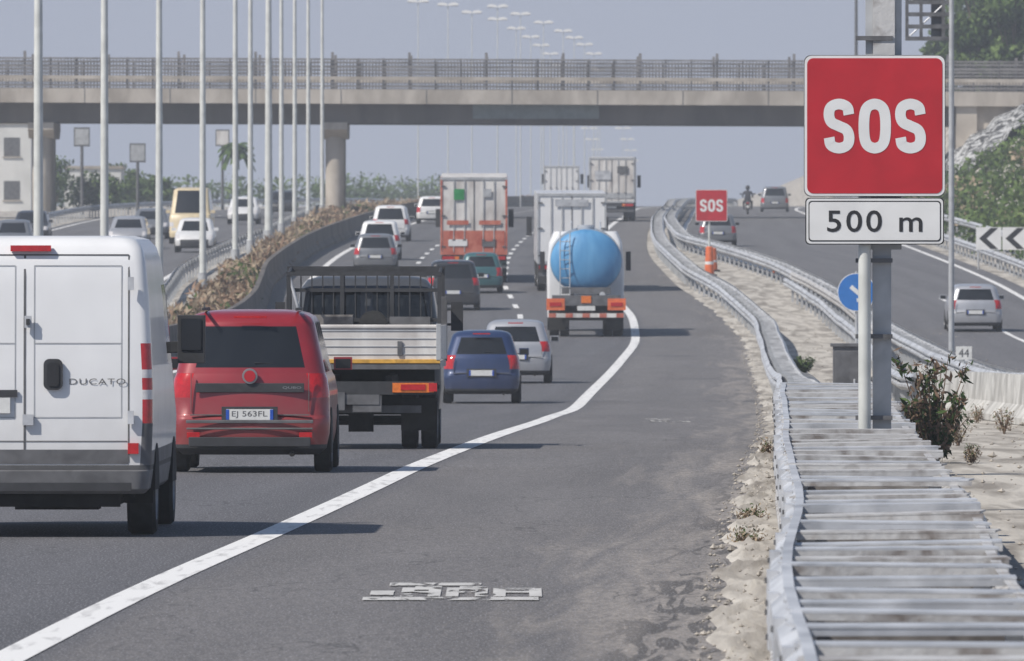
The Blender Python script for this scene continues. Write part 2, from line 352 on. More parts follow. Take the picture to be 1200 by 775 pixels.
mb=MB(); strip(mb,XM,XN,-76,3200,0,'road2',4,uvref=XM); mb.obj('slip_road')
# loose dirt heaps along the verge (real relief)
mb=MB(); NXV=12; ys=list(np.arange(46,420,.55)); 
for y in ys:
    x0=XE(y)-.12+.10*math.sin(y*.9)*math.sin(y*.37); x1=XR(y)+.02 if y<152 else XE(y)+.9
    x1=max(x1,x0+.3)
    for i in range(NXV+1):
        t=i/NXV; x=x0+(x1-x0)*t; hgt=(.0 if i in(0,) else .012+.05*abs(rng.randn())*math.sin(math.pi*min(1,t+.12)))
        mb.v.append((x,y,zp(y)+(-.012 if i==0 else hgt*.55)))
for j in range(len(ys)-1):
    for i in range(NXV): mb.face((j*(NXV+1)+i,j*(NXV+1)+i+1,(j+1)*(NXV+1)+i+1,(j+1)*(NXV+1)+i),'ground')
mb.obj('dirt_verge',smooth=70)
mb=MB()
strip(mb,lambda y:XL(y)-.13,lambda y:XL(y)+.13,-76,2500,.006,'paint')
strip(mb,lambda y:XLL(y)-.12,lambda y:XLL(y)+.12,-76,2500,.006,'paint')
for off in (-3.67,-7.33):
    y=-70
    while y<2000: strip(mb,lambda q,o=off:XL(q)+o-.09,lambda q,o=off:XL(q)+o+.09,y,y+5.5,.006,'paint'); y+=14
for off in (-.4,-11.6): strip(mb,lambda q,o=off:XCR(q)+o-.1,lambda q,o=off:XCR(q)+o+.1,-70,2300,.006,'paint')
y=-70
while y<1800: strip(mb,lambda q:XCR(q)-6.1,lambda q:XCR(q)-5.95,y,y+5,.006,'paint'); y+=14
for fn in (lambda q:XM(q)+.55,lambda q:XN(q)-.7): strip(mb,lambda q,f=fn:f(q)-.11,lambda q,f=fn:f(q)+.11,-70,2300,.006,'paint')
strip(mb,lambda q:XM(q)+4.2,lambda q:XM(q)+4.36,300,420,.006,'paint')
mb.obj('road_markings')
def stencil(cx,cy,w,L,k):
    e=empty('worn_road_marking',(cx,cy,zp(cy)+.008)); m=MB()
    def q(x0,y0,x1,y1): m.add([(x0*w,y0*L,0),(x1*w,y0*L,0),(x1*w,y1*L,0),(x0*w,y1*L,0)],[(0,1,2,3)],k)
    q(-.5,-.46,.46,-.30); q(-.38,.34,.14,.5)
    # three worn lobes: outlines with gaps between
    for x0,x1 in ((-.30,-.08),(-.05,.18),(.21,.48)):
        q(x0,-.27,x0+.07,.22); q(x1-.07,-.27,x1,.10); q(x0+.07,.10,x1,.30 if x0<.2 else .2); q(x0+.07,-.06,x1-.07,.03)
    q(-.47,-.20,-.34,.05)
    m.obj('paint_remains',e)
stencil(-.40,84.4,1.27,4.3,'paintworn'); stencil(2.45,190,.80,5.5,'paintfaint')
mb=MB()
for i in range(5200):
    Y=50+rng.rand()**1.6*330; x=XE(Y)-.25+abs(rng.randn())*.5
    u=rng.rand()
    if u<.5: x=XR(Y)+1.25+rng.rand()*5.5
    r=.008+.018*rng.rand()**2*(2.2 if rng.rand()<.06 else 1)*(1.5 if u<.5 else 1)
    z=zp(Y)+r*.4+(.02 if u>=.5 and x>XE(Y) else 0)
    vs=[(x+r*a*(.7+.6*rng.rand()),Y+r*b*(.7+.6*rng.rand()),z+r*c*(.5+.5*rng.rand())) for a,b,c in ((1,0,0),(0,1,0),(-1,0,0),(0,-1,0),(0,0,1),(0,0,-.6))]
    mb.add(vs,[(0,1,4),(1,2,4),(2,3,4),(3,0,4),(1,0,5),(2,1,5),(3,2,5),(0,3,5)],'stone')
mb.obj('gravel_stones')
# ------------------------------------------------------------------ foliage helper
def leaves(mb,c,r,n,size,ks,up=.0,stick=1.0):
    for i in range(n):
        v=rng.randn(3); v/=np.linalg.norm(v); q=rng.rand()**.45
        p=Vector((c[0]+v[0]*r[0]*q,c[1]+v[1]*r[1]*q,c[2]+v[2]*r[2]*q))
        s=size*(.5+rng.rand())
        a=Vector(rng.randn(3)).normalized(); a.z+=up; a.normalize(); b=a.orthogonal().normalized(); b.rotate(Matrix.Rotation(rng.rand()*6.28,3,a))
        a=a*s*stick; b=b*s*.45
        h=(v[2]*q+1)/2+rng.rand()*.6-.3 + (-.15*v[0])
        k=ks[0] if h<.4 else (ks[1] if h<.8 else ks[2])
        mb.add([p-a*.5,p+b*.6,p+a*.6,p-b*.6],[(0,1,2,3)],k)
G=('leaf1','leaf2','leaf3'); D=('dry1','dry3','dry2')
def tree(name,x,Y,h,rad,n=2500,leaf=.28,z0=None,ks=G,trunk=.35):
    z0=gz(x,Y) if z0 is None else z0
    e=empty(name,(x,Y,z0)); t=MB()
    t.tube((0,0,-.3),(0.1,0,h*.5),h*.03,h*.018,'wood'); t.tube((.1,0,h*.5),(.15,0,h*.85),h*.018,h*.006,'wood')
    f=MB()
    for i in range(14):
        a=rng.rand()*6.28; q=rng.rand()**.6; hh=h*(trunk+(1-trunk)*rng.rand()*.85)
        rr=rad*q*(1-.45*(hh/h-trunk)/(1-trunk))
        p=(rr*math.cos(a),rr*math.sin(a),hh); t.tube((.08,0,h*(trunk*.7+.15*rng.rand())),p,h*.012,h*.003,'wood',6)
        s=rad*(.32+.25*rng.rand()); leaves(f,p,(s,s,s*.75),n//14,leaf,ks)
    t.obj('trunk',e,smooth=50); f.obj('crown',e)
# ------------------------------------------------------------------ guardrails
WP=[(-.0,.31),(.01,.29),(.075,.24),(.075,.20),(.0,.165),(.0,.145),(.075,.11),(.075,.07),(.01,.02),(0,0)]
def wave(q,w): return w*(math.sin(q*.17)+.5*math.sin(q*.39+1)+.6*math.sin(q*.07))
def rail(mb,fx,y0,y1,zb,side,k='galv',step=2.0,wob=0.0,k2=None,sc=1.0):
    ys=list(np.arange(y0,y1+.01,step)); o=len(mb.v); n=len(WP)
    for y in ys:
        w=wave(y,wob); wz=wob*.4*math.sin(y*.21+2)
        for (a,b) in WP: mb.v.append((fx(y)+side*a+w,y,zp(y)+zb+b*sc+wz))
    for j in range(len(ys)-1):
        kk=k
        if k2 and rng.rand()<.10: kk=k2
        for i in range(n-1): mb.face((o+j*n+i,o+(j+1)*n+i,o+(j+1)*n+i+1,o+j*n+i+1),kk)
def post(mb,x,y,h,k='galv',w=.12,t=.08): mb.box((x,y,zp(y)+h/2-.1),(t,w,h+.2),k)
e=empty('double_guardrail'); mb=MB()
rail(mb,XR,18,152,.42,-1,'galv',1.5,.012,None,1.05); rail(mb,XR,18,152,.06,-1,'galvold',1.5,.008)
mb.obj('road_side_beam',e,smooth=50)
mb=MB(); WD=1.17
# lap joints and bolts on the beam
y=20.0
while y<150:
    x=XR(y)+wave(y,.012); mb.box((x-.06,y,zp(y)+.58),(.055,.32,.29),'galv'); 
    for zz in (.50,.67): mb.box((x-.09,y,zp(y)+zz),(.02,.05,.03),'galvdark')
    y+=4.0
mb.obj('beam_joints',e)
mb=MB()
rail(mb,lambda y:XR(y)+WD,18,152,.42,1,'galvold',1.5,.015); rail(mb,lambda y:XR(y)+WD,18,152,.06,1,'galvold',1.5,.015); mb.obj('far_side_beam',e,smooth=50)
mb=MB(); y=18.0; i=0
while y<152:
    x=XR(y); tz=rng.randn()*.012; ty=rng.randn()*.05
    R=Matrix.Rotation(rng.randn()*.014,3,'Y')@Matrix.Rotation(rng.randn()*.06,3,'Z')
    k='galvold' if rng.rand()<.5 else 'galv'
    dep=.42+.1*rng.rand(); fh=.030+.02*rng.rand(); zt=.735
    ext=.10*rng.rand() if rng.rand()<.5 else 0
    mb.box((x+WD/2+ext/2,y+ty,zp(y)+zt+tz),(WD+.05+ext,dep,.012),k,R)
    mb.box((x+WD/2+ext/2,y+ty-dep/2+.007,zp(y)+zt-.008-fh/2+tz),(WD+.04+ext,.012,fh),'galvold' if rng.rand()<.7 else k,R)
    mb.box((x+WD/2,y+.62,zp(y)+.50),(WD-.08,.10,.14),'galvshade',R)  # lower bars coloured dark to stand for shaded gaps
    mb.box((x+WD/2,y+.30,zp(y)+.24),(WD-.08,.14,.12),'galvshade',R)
    if i%2==0:
        for xx in (x+.08,x+WD-.08): mb.box((xx,y+.1,zp(y)+.31),(.09,.13,.72),'galv')
    y+=1.85+.35*rng.rand(); i+=1
mb.obj('spacers_and_posts',e)
mb=MB()
strip(mb,lambda q:XR(q)-.01+wave(q,.012),lambda q:XR(q)+.045+wave(q,.012),18,152,.756,'galv'); strip(mb,lambda q:XR(q)+WD-.05,lambda q:XR(q)+WD+.01,18,152,.728,'galvold'); mb.obj('top_flanges',e)
def guardrail(name,fx,y0,y1,side,zb=.42,ps=4.0,k='galv',wob=.006,double=False):
    e=empty(name); mb=MB(); rail(mb,fx,y0,y1,zb,side,k,4.0 if y1-y0>300 else 2.0,wob); mb.obj('beam',e,smooth=50)
    if double:
        mb=MB(); rail(mb,lambda q:fx(q)-side*.5,y0,y1,zb,-side,k,4.0,wob); mb.obj('rear_beam',e,smooth=50)
    mb=MB(); y=y0
    while y<y1:
        post(mb,fx(y)-side*.12,y,.74,'pole'); mb.box((fx(y)-side*.05,y,zp(y)+zb+.15),(.12,.1,.2),'galvdark')
        if double: mb.box((fx(y)-side*.25,y,zp(y)+.6),(.5,.12,.08),k)
        y+=ps
    mb.obj('posts',e)
guardrail('guardrail',XR,152,1500,-1,double=True)
fA=lambda y: XR(y)+WD+ (XM(y)-.5-XR(y)-WD)*sm((y-150)/230)
guardrail('guardrail',fA,152,430,-1,wob=.012,k='galvold')
fB=lambda y: XR(y)+2.2+ (XM(y)-1.2-XR(y)-2.2)*sm((y-190)/200)
guardrail('guardrail',fB,200,420,-1,wob=.02)
guardrail('guardrail',lambda y:XM(y)-.45,60,1400,-1,k='galv',double=True,wob=.01)
guardrail('guardrail',lambda y:XN(y)+.5,100,1400,-1,double=False)
guardrail('guardrail',lambda y:XN(y)+2.0,380,1000,-1,zb=.9,ps=6)
guardrail('guardrail',lambda y:XCR(y)-12.6,60,1500,1)
guardrail('guardrail',lambda y:XCR(y)+.5,60,1500,-1)
prof=[(.28,0),(.28,.12),(.12,.35),(.08,.9),(-.08,.9),(-.12,.35),(-.28,.12),(-.28,0)]
def barrier(name,fx,y0,y1,k,step=6.0,hs=1.0,gap=False):
    e=empty(name); mb=MB(); ys=list(np.arange(y0,y1,step)); n=len(prof)
    if gap:
        for y in ys:
            o=len(mb.v)
            for yy in (y,y+step-.06):
                for a,b in prof: mb.v.append((fx(yy)+a,yy,zp(yy)+b*hs-.01))
            for i in range(n-1): mb.face((o+i,o+n+i,o+n+i+1,o+i+1),k)
            mb.face([o+i for i in range(n)],k); mb.face([o+n+i for i in range(n)],k)
    else:
        for y in ys:
            for a,b in prof: mb.v.append((fx(y)+a,y,zp(y)+b*hs-.01))
        for j in range(len(ys)-1):
            for i in range(n-1): mb.face((j*n+i,(j+1)*n+i,(j+1)*n+i+1,j*n+i+1),k)
    mb.obj('barrier_wall',e,smooth=30)
barrier('concrete_median_barrier',lambda y:XLL(y)-1.45,60,1500,'concdark')
barrier('concrete_barrier',lambda y:XM(y)-1.5,130,250,'concpale',4.0,.85,True)
mb=MB(); y=100.0
while y<1250:
    x=XP(y)+1.1+rng.randn()*.35; x=min(x,XLL(y)-2.1)
    h=.45+.55*rng.rand()**1.5; r=.5+.45*rng.rand()
    u=rng.rand()
    leaves(mb,(x,y,zp(y)+h*.4),(r,r*2.5,h*.6),150,.16,D if u<.7 else (('dry1','leaf2','dry2') if u<.85 else ('dry2','dry2','dry3')),up=.7,stick=1.8)
    y+=1.6+y*.0012
mb.obj('dry_median_brush')
# ------------------------------------------------------------------ lamps
def lamp(Y,H=15.0,r=.12,X=None,arm=1.5,hs=1.0):
    x=XP(Y) if X is None else X
    e=empty('street_lamp',(x,Y,zp(Y)-.1)); mb=MB()
    mb.tube((0,0,0),(0,0,H),r,r*.55,'polelight',12); mb.tube((0,0,0),(0,0,.9),r*1.35,r*1.35,'pole',12); mb.box((0,0,.03),(.5,.5,.06),'conc')
    for s in (-1,1):
        mb.tube((0,0,H-.15),(s*arm,0,H+.25),r*.5,r*.35,'polelight',8)
        P=[(arm-.1,.18),(arm,.18+.14*hs),(arm+.5*hs,.18+.22*hs),(arm+.85*hs,.25),(arm+.85*hs,.15),(arm-.1,.10)]
        vs=[(s*a,-.22*hs,H+b) for a,b in P]+[(s*a,.22*hs,H+b) for a,b in P]; m=len(P)
        mb.add(vs,[tuple(range(m)),tuple(range(m,2*m))[::-1]]+[(i,i+m,(i+1)%m+m,(i+1)%m) for i in range(m)],'whitelamp')
        mb.box((s*(arm+.4),0,H+.10),(.6,.26,.06),'clearlens')
    mb.obj('pole_and_arms',e,smooth=40)
for d in (80,95,111,129,149,170,190,201,216,228,242,258,277): lamp(d*K,17.0,.13 if d!=216 else .19)
R1=[(490,0),(553,13),(583,21),(605,32),(622,42),(634,52),(645,62),(655,75),(664,92),(672,110)]
R2=[(525,4),(583,6),(610,15),(637,25),(660,35),(673,43),(685,51),(696,62),(700,80),(703,100)]
for Rr in (R1,R2):
    for (px,py) in Rr:
        d=380.0
        for _ in range(20): d=(16.2+zf(d*K)-2.5)*5600/(280-py)
        lamp(d*K,16.0,.055,X=(px-600)/5600*d,arm=.12,hs=.85)
for (px,py) in [(690,150),(694,163),(700,175),(705,187),(730,150),(735,163),(739,176),(742,188)]:
    d=800.0
    for _ in range(20): d=(16.2+zf(d*K)-2.5)*5600/(280-py)
    lamp(d*K,16.0,.06,X=(px-600)/5600*d,arm=.2,hs=1.5)
# ------------------------------------------------------------------ overpass
def overpass():
    Y0=280*K; e=empty('overpass_bridge',(0,Y0,0)); g=MB()
    x0,x1=-60,26
    def zt(x): return 11.2-.004*(x+30)
    def beam(xa,xb,ya,yb,za,zb,k,mbx):
        vs=[(xa,ya,zt(xa)+za),(xb,ya,zt(xb)+za),(xb,yb,zt(xb)+za),(xa,yb,zt(xa)+za),(xa,ya,zt(xa)+zb),(xb,ya,zt(xb)+zb),(xb,yb,zt(xb)+zb),(xa,yb,zt(xa)+zb)]
        mbx.add(vs,[(0,3,2,1),(4,5,6,7),(0,1,5,4),(1,2,6,5),(2,3,7,6),(3,0,4,7)],k)
    beam(x0,x1+30,-1.0,11,-.35,0,'conc',g); beam(x0,x1+30,-1.15,-.98,-.72,.12,'conc',g); beam(x0,x1+30,10.98,11.15,-.72,.12,'conc',g)
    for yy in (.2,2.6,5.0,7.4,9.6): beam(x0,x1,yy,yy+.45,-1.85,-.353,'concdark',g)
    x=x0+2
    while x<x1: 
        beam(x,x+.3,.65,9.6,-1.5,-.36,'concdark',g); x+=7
    g.obj('deck_and_girders',e)
    j=MB(); x=x0
    while x<x1+28: j.box((x,-1.156,zt(x)-.3),(.05,.012,.82),'seam'); x+=5
    j.obj('fascia_joints',e)
    r=MB()
    for yy in (-.95,10.95):
        x=x0
        while x<x1+30:
            z=zt(x); r.box((x,yy,z+1.0),(.10,.12,1.9),'fence')
            if int(round((x-x0)/1.5))%3==0: r.box((x,yy-.02,z+1.25),(.16,.16,2.1),'fence')
            x+=1.5
        for zz,th,k in ((.28,.07,'fence'),(.50,.06,'fence'),(.78,.20,'conc'),(1.02,.06,'fence'),(1.22,.06,'fence'),(1.42,.10,'fence'),(1.66,.06,'fence'),(1.88,.10,'fence')):
            beam(x0,x1+30,yy-.16,yy-.10,zz-th/2,zz+th/2,k,r)
        x=x0
        while x<x1+30: r.box((x,yy+.02,zt(x)+1.02),(.045,.035,1.8),'fence'); x+=.19
    r.obj('parapet_railing',e)
    p=MB()
    for px in (-10.4,-27.6,-46):
        zg=zp(Y0)-.3
        for yy in (1.2,4.8,8.4):
            p.tube((px,yy,zg),(px,yy,8.5),.55,.55,'conc',16)
        p.prism([(-.3,9.32),(10.6,9.32),(10.6,8.9),(9.2,8.4),(.9,8.4),(-.3,8.9)],px-.75,px+.75,'conc')
    p.obj('piers',e,smooth=40)
    a=MB(); a.prism([(-.9,2),(11,2),(11,10.76),(-.9,10.76)],x1,x1+1.2,'conc'); a.prism([(-.6,6),(-.2,6),(-.2,10.6),(-.6,10.6)],x1+1.2,x1+30,'conc'); a.obj('abutment',e)
    s=MB(); s.box((1.4,-.12,10.05),(7.4,.1,1.05),'signgreen'); s.box((1.4,-.18,10.05),(7.1,.02,.85),'signgreen')
    for xx in (-1.5,4.3): s.box((xx,-.02,10.1),(.1,.1,1.3),'galvdark')
    s.obj('deck_sign',e)
overpass()
mb=MB()
NX=18
for j in range(9):
    for i in range(NX+1):
        x=24.2+i*.55; Y=655+j*5.2
        mb.v.append((x+.12*rng.randn(),Y,gz(x,Y)+.1+.45*rng.rand()))
for j in range(8):
    for i in range(NX): mb.face((j*(NX+1)+i,j*(NX+1)+i+1,(j+1)*(NX+1)+i+1,(j+1)*(NX+1)+i),'rubble')
mb.obj('painted_rock_slope')
# ------------------------------------------------------------------ vegetation
for i,(x,d,h,r) in enumerate([(28.2,290,6.6,2.2),(30.5,291,7.6,2.6),(33.0,292,8.0,2.8),(29.0,296,7.5,2.2),(30.5,302,8.5,2.6),(33.5,306,9.5,3.0),(36.5,298,8.5,3),(28.6,318,7.5,2.2),(33,330,10,3),(40,312,9,3.4),(31.5,320,10,2.8),(35,340,10,3.2)]):
    tree('pine_tree',x,d*K,h,r,5600,.36,trunk=.10)
tree('pine_tree',22.2,318*K,11.0,2.0,2600,.3)
mb=MB()
for i in range(260):
    d=172+rng.rand()*92; x=20.9+rng.rand()**1.1*8
    if d>256 and x>24.5: continue
    s=.6+rng.rand()*.9; z=gz(x,d*K)
    leaves(mb,(x,d*K,z+s*.45),(s,s*1.6,s*.8),130,.26,G if rng.rand()<.85 else ('leaf2','dry2','dry2'))
mb.obj('hillside_shrubs')
for (x,d,h,r) in [(-36,352,4.2,2.4),(-33,345,3.6,2.2),(-30,360,3.8,2.2),(-39,340,3.6,2.4),(-27.5,350,2.9,1.9),(-29,335,2.6,2.0),(-26,345,2.4,1.8)]:
    tree('roadside_tree',x,d*K,h,r,1700,.3,trunk=.15)
mb=MB()
for i in range(30):
    x=-22+i*.55; d=560; s=1.0+rng.rand()*.8
    leaves(mb,(x,d*K+rng.randn()*4,zp(d*K)+1.4+rng.rand()*1.0),(1.3*s,1.6*s,1.5*s),170,.42,G)
mb.obj('distant_trees')
mb=MB()
for i in range(60):
    x=-75+i*1.05; d=460+rng.randn()*10; s=1.0+rng.rand()*.9
    if x>-14: break
    leaves(mb,(x,d*K,zp(d*K)+1.0+rng.rand()*.6),(1.6*s,2*s,1.3*s),150,.42,G)
mb.obj('distant_tree_line')
def palm(x,Y,h):
    e=empty('palm_tree',(x,Y,gz(x,Y))); t=MB(); t.tube((0,0,0),(.1,0,h),.22,.15,'wood'); t.obj('trunk',e,smooth=50); f=MB()
    for i in range(22):
        a=i*2.399; el=.9-.06*i; L=1.4; pts=[]
        for k in range(7):
            s=k/6; pts.append(Vector((.1+math.cos(a)*L*s*math.cos(el*.5),math.sin(a)*L*s*math.cos(el*.5),h+L*s*math.sin(el)-.9*s*s*L)))
        w=Vector((-math.sin(a),math.cos(a),0))
        for k in range(6):
            for sg in (-1,1):
                f.add([pts[k],pts[k+1],pts[k+1]+w*sg*.22+Vector((0,0,-.15)),pts[k]+w*sg*.22+Vector((0,0,-.15))],[(0,1,2,3)],'leaf2' if k%2 else 'leaf1')
    f.obj('fronds',e)
palm(-19.6,338*K,4.6)
def weed(name,x,Y,h,n,ks,spread=.35,leaf=.05):
    e=empty(name,(x,Y,gz(x,Y))); f=MB()
    for i in range(n):
        a=rng.rand()*6.28; l=h*(.45+.55*rng.rand()); out=spread*(.2+rng.rand())
        p0=Vector((0,0,0)); p1=Vector((math.cos(a)*out*.5,math.sin(a)*out*.5,l*.55)); p2=Vector((math.cos(a)*out,math.sin(a)*out,l))
        f.tube(p0,p1,.012,.008,'wood',5,False); f.tube(p1,p2,.008,.003,'dry1',5,False)
        for k in range(10):
            t=.25+.75*rng.rand(); p=p0.lerp(p1,t*1.6) if t<.6 else p1.lerp(p2,(t-.6)/.4)
            leaves(f,p,(.09,.09,.08),7,leaf,ks,up=.8,stick=1.6)
    f.obj('stems_and_leaves',e)
weed('dry_shrub',4.50,51*K,1.30,30,('leaf1','dry1','leaf2'),.42,.055)
weed('dry_shrub',4.75,54*K,.75,14,('leaf1','dry1','leaf2'),.4,.05)
weed('dry_shrub',7.2,118*K,.55,12,G,.4,.07)
for (x,Y,h) in ((0,98,.12),(0,106,.15),(0,140,.22),(4.2,176,.3),(5.8,240,.5),(6.6,300,.5),(6.4,205,.4),(8,280,.5),(5.6,150,.3),(6.8,165,.4),(5.2,135,.25),(7.4,190,.4)):
    weed('weed',max(x,XE(Y)+.05),Y,h,6,('dry1','dry2','leaf2'),.12,.022)
# ------------------------------------------------------------------ signs
SP=[(.47,.26),(.38,.43),(.0,.5),(-.38,.43),(-.48,.26),(-.36,.09),(0,0),(.36,-.09),(.48,-.26),(.38,-.43),(0,-.5),(-.38,-.43),(-.47,-.26)]
OP=[(0,.5),(-.36,.42),(-.5,.2),(-.5,-.2),(-.36,-.42),(0,-.5),(.36,-.42),(.5,-.2),(.5,.2),(.36,.42)]
def sos_sign(x,Y,zb,S=1.29,second=True,big=True):
    e=empty('emergency_phone_road_sign',(x,Y,0)); p=MB()
    H=S*1.0; h2=S*.345; c=zb+h2+.01+H/2
    p.panel(0,0,c,S,H,.05*S,.02,'signwhite'); p.panel(0,-.004,c,S*.965,H*.965,.045*S,.004,'signred')
    p.panel(0,.02,c,S*1.01,H*1.01,.05*S,.012,'galvdark')
    if second:
        p.panel(0,0,zb+h2/2,S*.99,h2*.97,.03*S,.02,'black'); p.panel(0,-.004,zb+h2/2,S*.975,h2*.93,.028*S,.004,'signwhite')
        p.panel(0,-.007,zb+h2/2,S*.945,h2*.84,.024*S,.003,'black'); p.panel(0,-.010,zb+h2/2,S*.93,h2*.79,.022*S,.003,'signwhite')
    for zz in (c-.3*S,c+.3*S): p.box((0,.05,zz),(S*.9,.04,.05),'galv')
    for ox,pt,cl in ((-.255,SP,False),(0,OP,True),(.255,SP,False)):
        p.stroke(pt,ox*S,-.008,c-.002*S,.150*S,.315*S,.076*S,'signwhite',cl)
    p.obj('panels',e)
    if second: text_mesh('distance_digits','500 m',S*.68,S*.155,'black',e,(0,-.014,zb+h2/2),bold=.008,spacing=1.15)
    q=MB(); zg=zp(Y)-.2
    q.tube((-.07*S,.10,zg),(-.07*S,.10,c+.2),.045 if not big else .058,.045 if not big else .058,'polelight',14)
    if big:
        q.box((.075,.22,(zg+2.6)/2),(.17,.012,2.6-zg),'pole'); q.box((.075,.34,(zg+2.6)/2),(.17,.012,2.6-zg),'pole'); q.box((.075,.28,(zg+2.6)/2),(.012,.105,2.6-zg),'pole')
        q.box((.09,.30,4.6),(.33,.16,4.4),'pole'); q.box((.09,.19,5.0),(.2,.05,3.4),'galvold')
        for zz in (.85,1.6,2.3,4.35): q.box((.0,.2,zz),(.34,.1,.04),'galvdark')
    q.obj('posts',e,smooth=40)
    return e
X44=(1025-600)/14000*110
sos_sign(X44,110,2.44)
sos_sign(8.1,194*K,2.75,1.29,False,False)
def blue_sign(x,Y):
    e=empty('blue_arrow_road_sign',(x,Y,zp(Y))); m=MB(); c=2.1
    m.tube((0,.06,-.2),(0,.06,c+.5),.035,.035,'pole'); m.lathe((0,0,c),[(0,.46,'signwhite'),(.02,.46,'signwhite')],'Y',28,1); m.lathe((0,-.004,c),[(0,.44,'signblue'),(.003,.44,'signblue')],'Y',28,1)
    R=Matrix.Rotation(math.radians(40),3,'Y'); m.box((.02,-.012,c),(.42,.004,.1),'signwhite',R)
    for s in (-1,1): 
        R2=Matrix.Rotation(math.radians(40+s*45),3,'Y'); m.box((.13,-.012,c-.12+s*.06),(.25,.004,.09),'signwhite',R2)
    m.obj('disc_and_post',e,smooth=40)
blue_sign(8.22,114*K)
def chevron(x,Y):
    e=empty('chevron_road_sign',(x,Y,gz(x,Y))); m=MB()
    m.box((0,0,1.25),(1.0,.02,.9),'signwhite')
    for s in (1,-1):
        vs=[(-.38,-.014,1.25),(-.08,-.014,1.25),(.38,-.014,1.25+s*.42),(.08,-.014,1.25+s*.42)]
        m.add(vs,[(0,1,2,3)],'black')
    for xx in (-.4,.4): m.tube((xx,.05,-.4),(xx,.05,1.6),.04,.04,'pole')
    m.obj('panel_and_posts',e)
chevron(18.95,190*K); chevron(20.0,190*K); chevron(21.05,190*K)
e=empty('kilometre_marker_sign',(9.55,101*K,zp(101*K))); m=MB(); m.box((0,0,.95),(.34,.015,.28),'plate'); m.tube((0,.03,-.2),(0,.03,1.1),.025,.025,'pole'); m.obj('plate_and_post',e); text_mesh('digits','44',.22,.17,'plasticgrey',e,(0,-.012,.95),bold=.0)
e=empty('roadside_cabinet',(5.25,75*K,zp(75*K)-.02)); m=MB(); m.box((0,0,.62),(.42,.35,1.2),'plasticgrey'); m.box((0,0,1.24),(.5,.42,.05),'galvdark'); m.box((0,-.18,.62),(.36,.012,1.05),'galvdark'); m.box((.12,-.19,.65),(.03,.02,.12),'galv'); m.obj('housing',e,bevel=.012)
for x,d,h in ((7.6,184,1.1),(7.9,188,.9)):
    e=empty('orange_traffic_drum',(x,d*K,zp(d*K))); m=MB(); m.lathe((0,0,0),[(0,.3,'black'),(.06,.3,'black'),(.07,.19,'orange'),(h*.4,.17,'signwhite'),(h*.5,.165,'orange'),(h,.14,'orange'),(h+.03,.1,'orange')],'Z',18); m.obj('drum',e,smooth=40)
for x,d in ((11.9,104),(11.7,160),(10.2,186)):
    e=empty('traffic_cone',(x,d*K,zp(d*K))); m=MB(); m.box((0,0,.02),(.34,.34,.04),'black'); m.lathe((0,0,.04),[(0,.13,'orange'),(.2,.09,'signwhite'),(.32,.065,'orange'),(.5,.03,'orange')],'Z',16); m.obj('cone',e,smooth=40)
def mast(x,Y):
    e=empty('signal_mast',(x,Y,zp(Y))); m=MB()
    m.tube((0,0,-.2),(0,0,12.5),.075,.06,'pole',12)
    for zz in np.arange(8.3,12.4,.30): m.box((-.55,0,zz),(1.1,.05,.10),'galvdark')
    for xx in (-1.1,-.75,-.2): m.box((xx,0,10.3),(.08,.06,4.1),'galvdark')
    m.box((-.62,.12,9.6),(.8,.12,.7),'galvdark'); m.box((-.62,.12,10.9),(.8,.12,.75),'galvdark'); m.box((-.35,.14,10.3),(.3,.12,3.9),'plasticgrey')
    for z in (8.3,9.14,9.98,10.82):
        m.tube((-1.1,0,z),(-.2,0,z+.84),.02,.02,'galv',6)
    m.obj('mast_and_lattice',e)
mast(10.85,118*K)
e=empty('utility_pole',(21.6,300*K,gz(21.6,300*K))); m=MB(); m.tube((0,0,-.3),(0,0,15),.14,.09,'galvdark',10); m.box((0,0,14.2),(1.6,.1,.1),'galvdark'); m.obj('pole',e)
def building(x0,x1,Y,h,dep=12):
    e=empty('white_building',(x0,Y,gz(x0,Y)-.2)); W=x1-x0; m=MB(); m.box((W/2,dep/2,h/2),(W,dep,h),'wall'); m.box((W/2,dep/2,h+.1),(W+.3,dep+.3,.2),'conc'); 
    w=MB(); n=int(W//2.5)
    for fl in range(int(h//3)):
        for i in range(n):
            cx=(i+.5)*W/n; w.box((cx,-.01,1.6+fl*3),(1.1,.04,1.3),'plasticgrey'); w.box((cx,-.05,.9+fl*3),(1.3,.12,.08),'conc')
    m.obj('walls_and_roof',e); w.obj('windows',e)
building(-52,-33.2,330*K,6.2); building(-33.0,-28.8,352*K,3.2,8)
for (x,d,h) in ((-27.0,300,5.5),(-20.9,345,5.8),(-23.5,300,4.5)):
    e=empty('billboard',(x,d*K,gz(x,d*K))); m=MB(); m.tube((0,0,-.2),(0,0,h-1.2),.1,.1,'galvdark'); m.box((0,0,h-.6),(1.0,.15,1.2),'galvdark'); m.box((0,-.085,h-.6),(.85,.01,1.0),'whitedirty' if h>5.6 else 'pole'); m.obj('board',e)
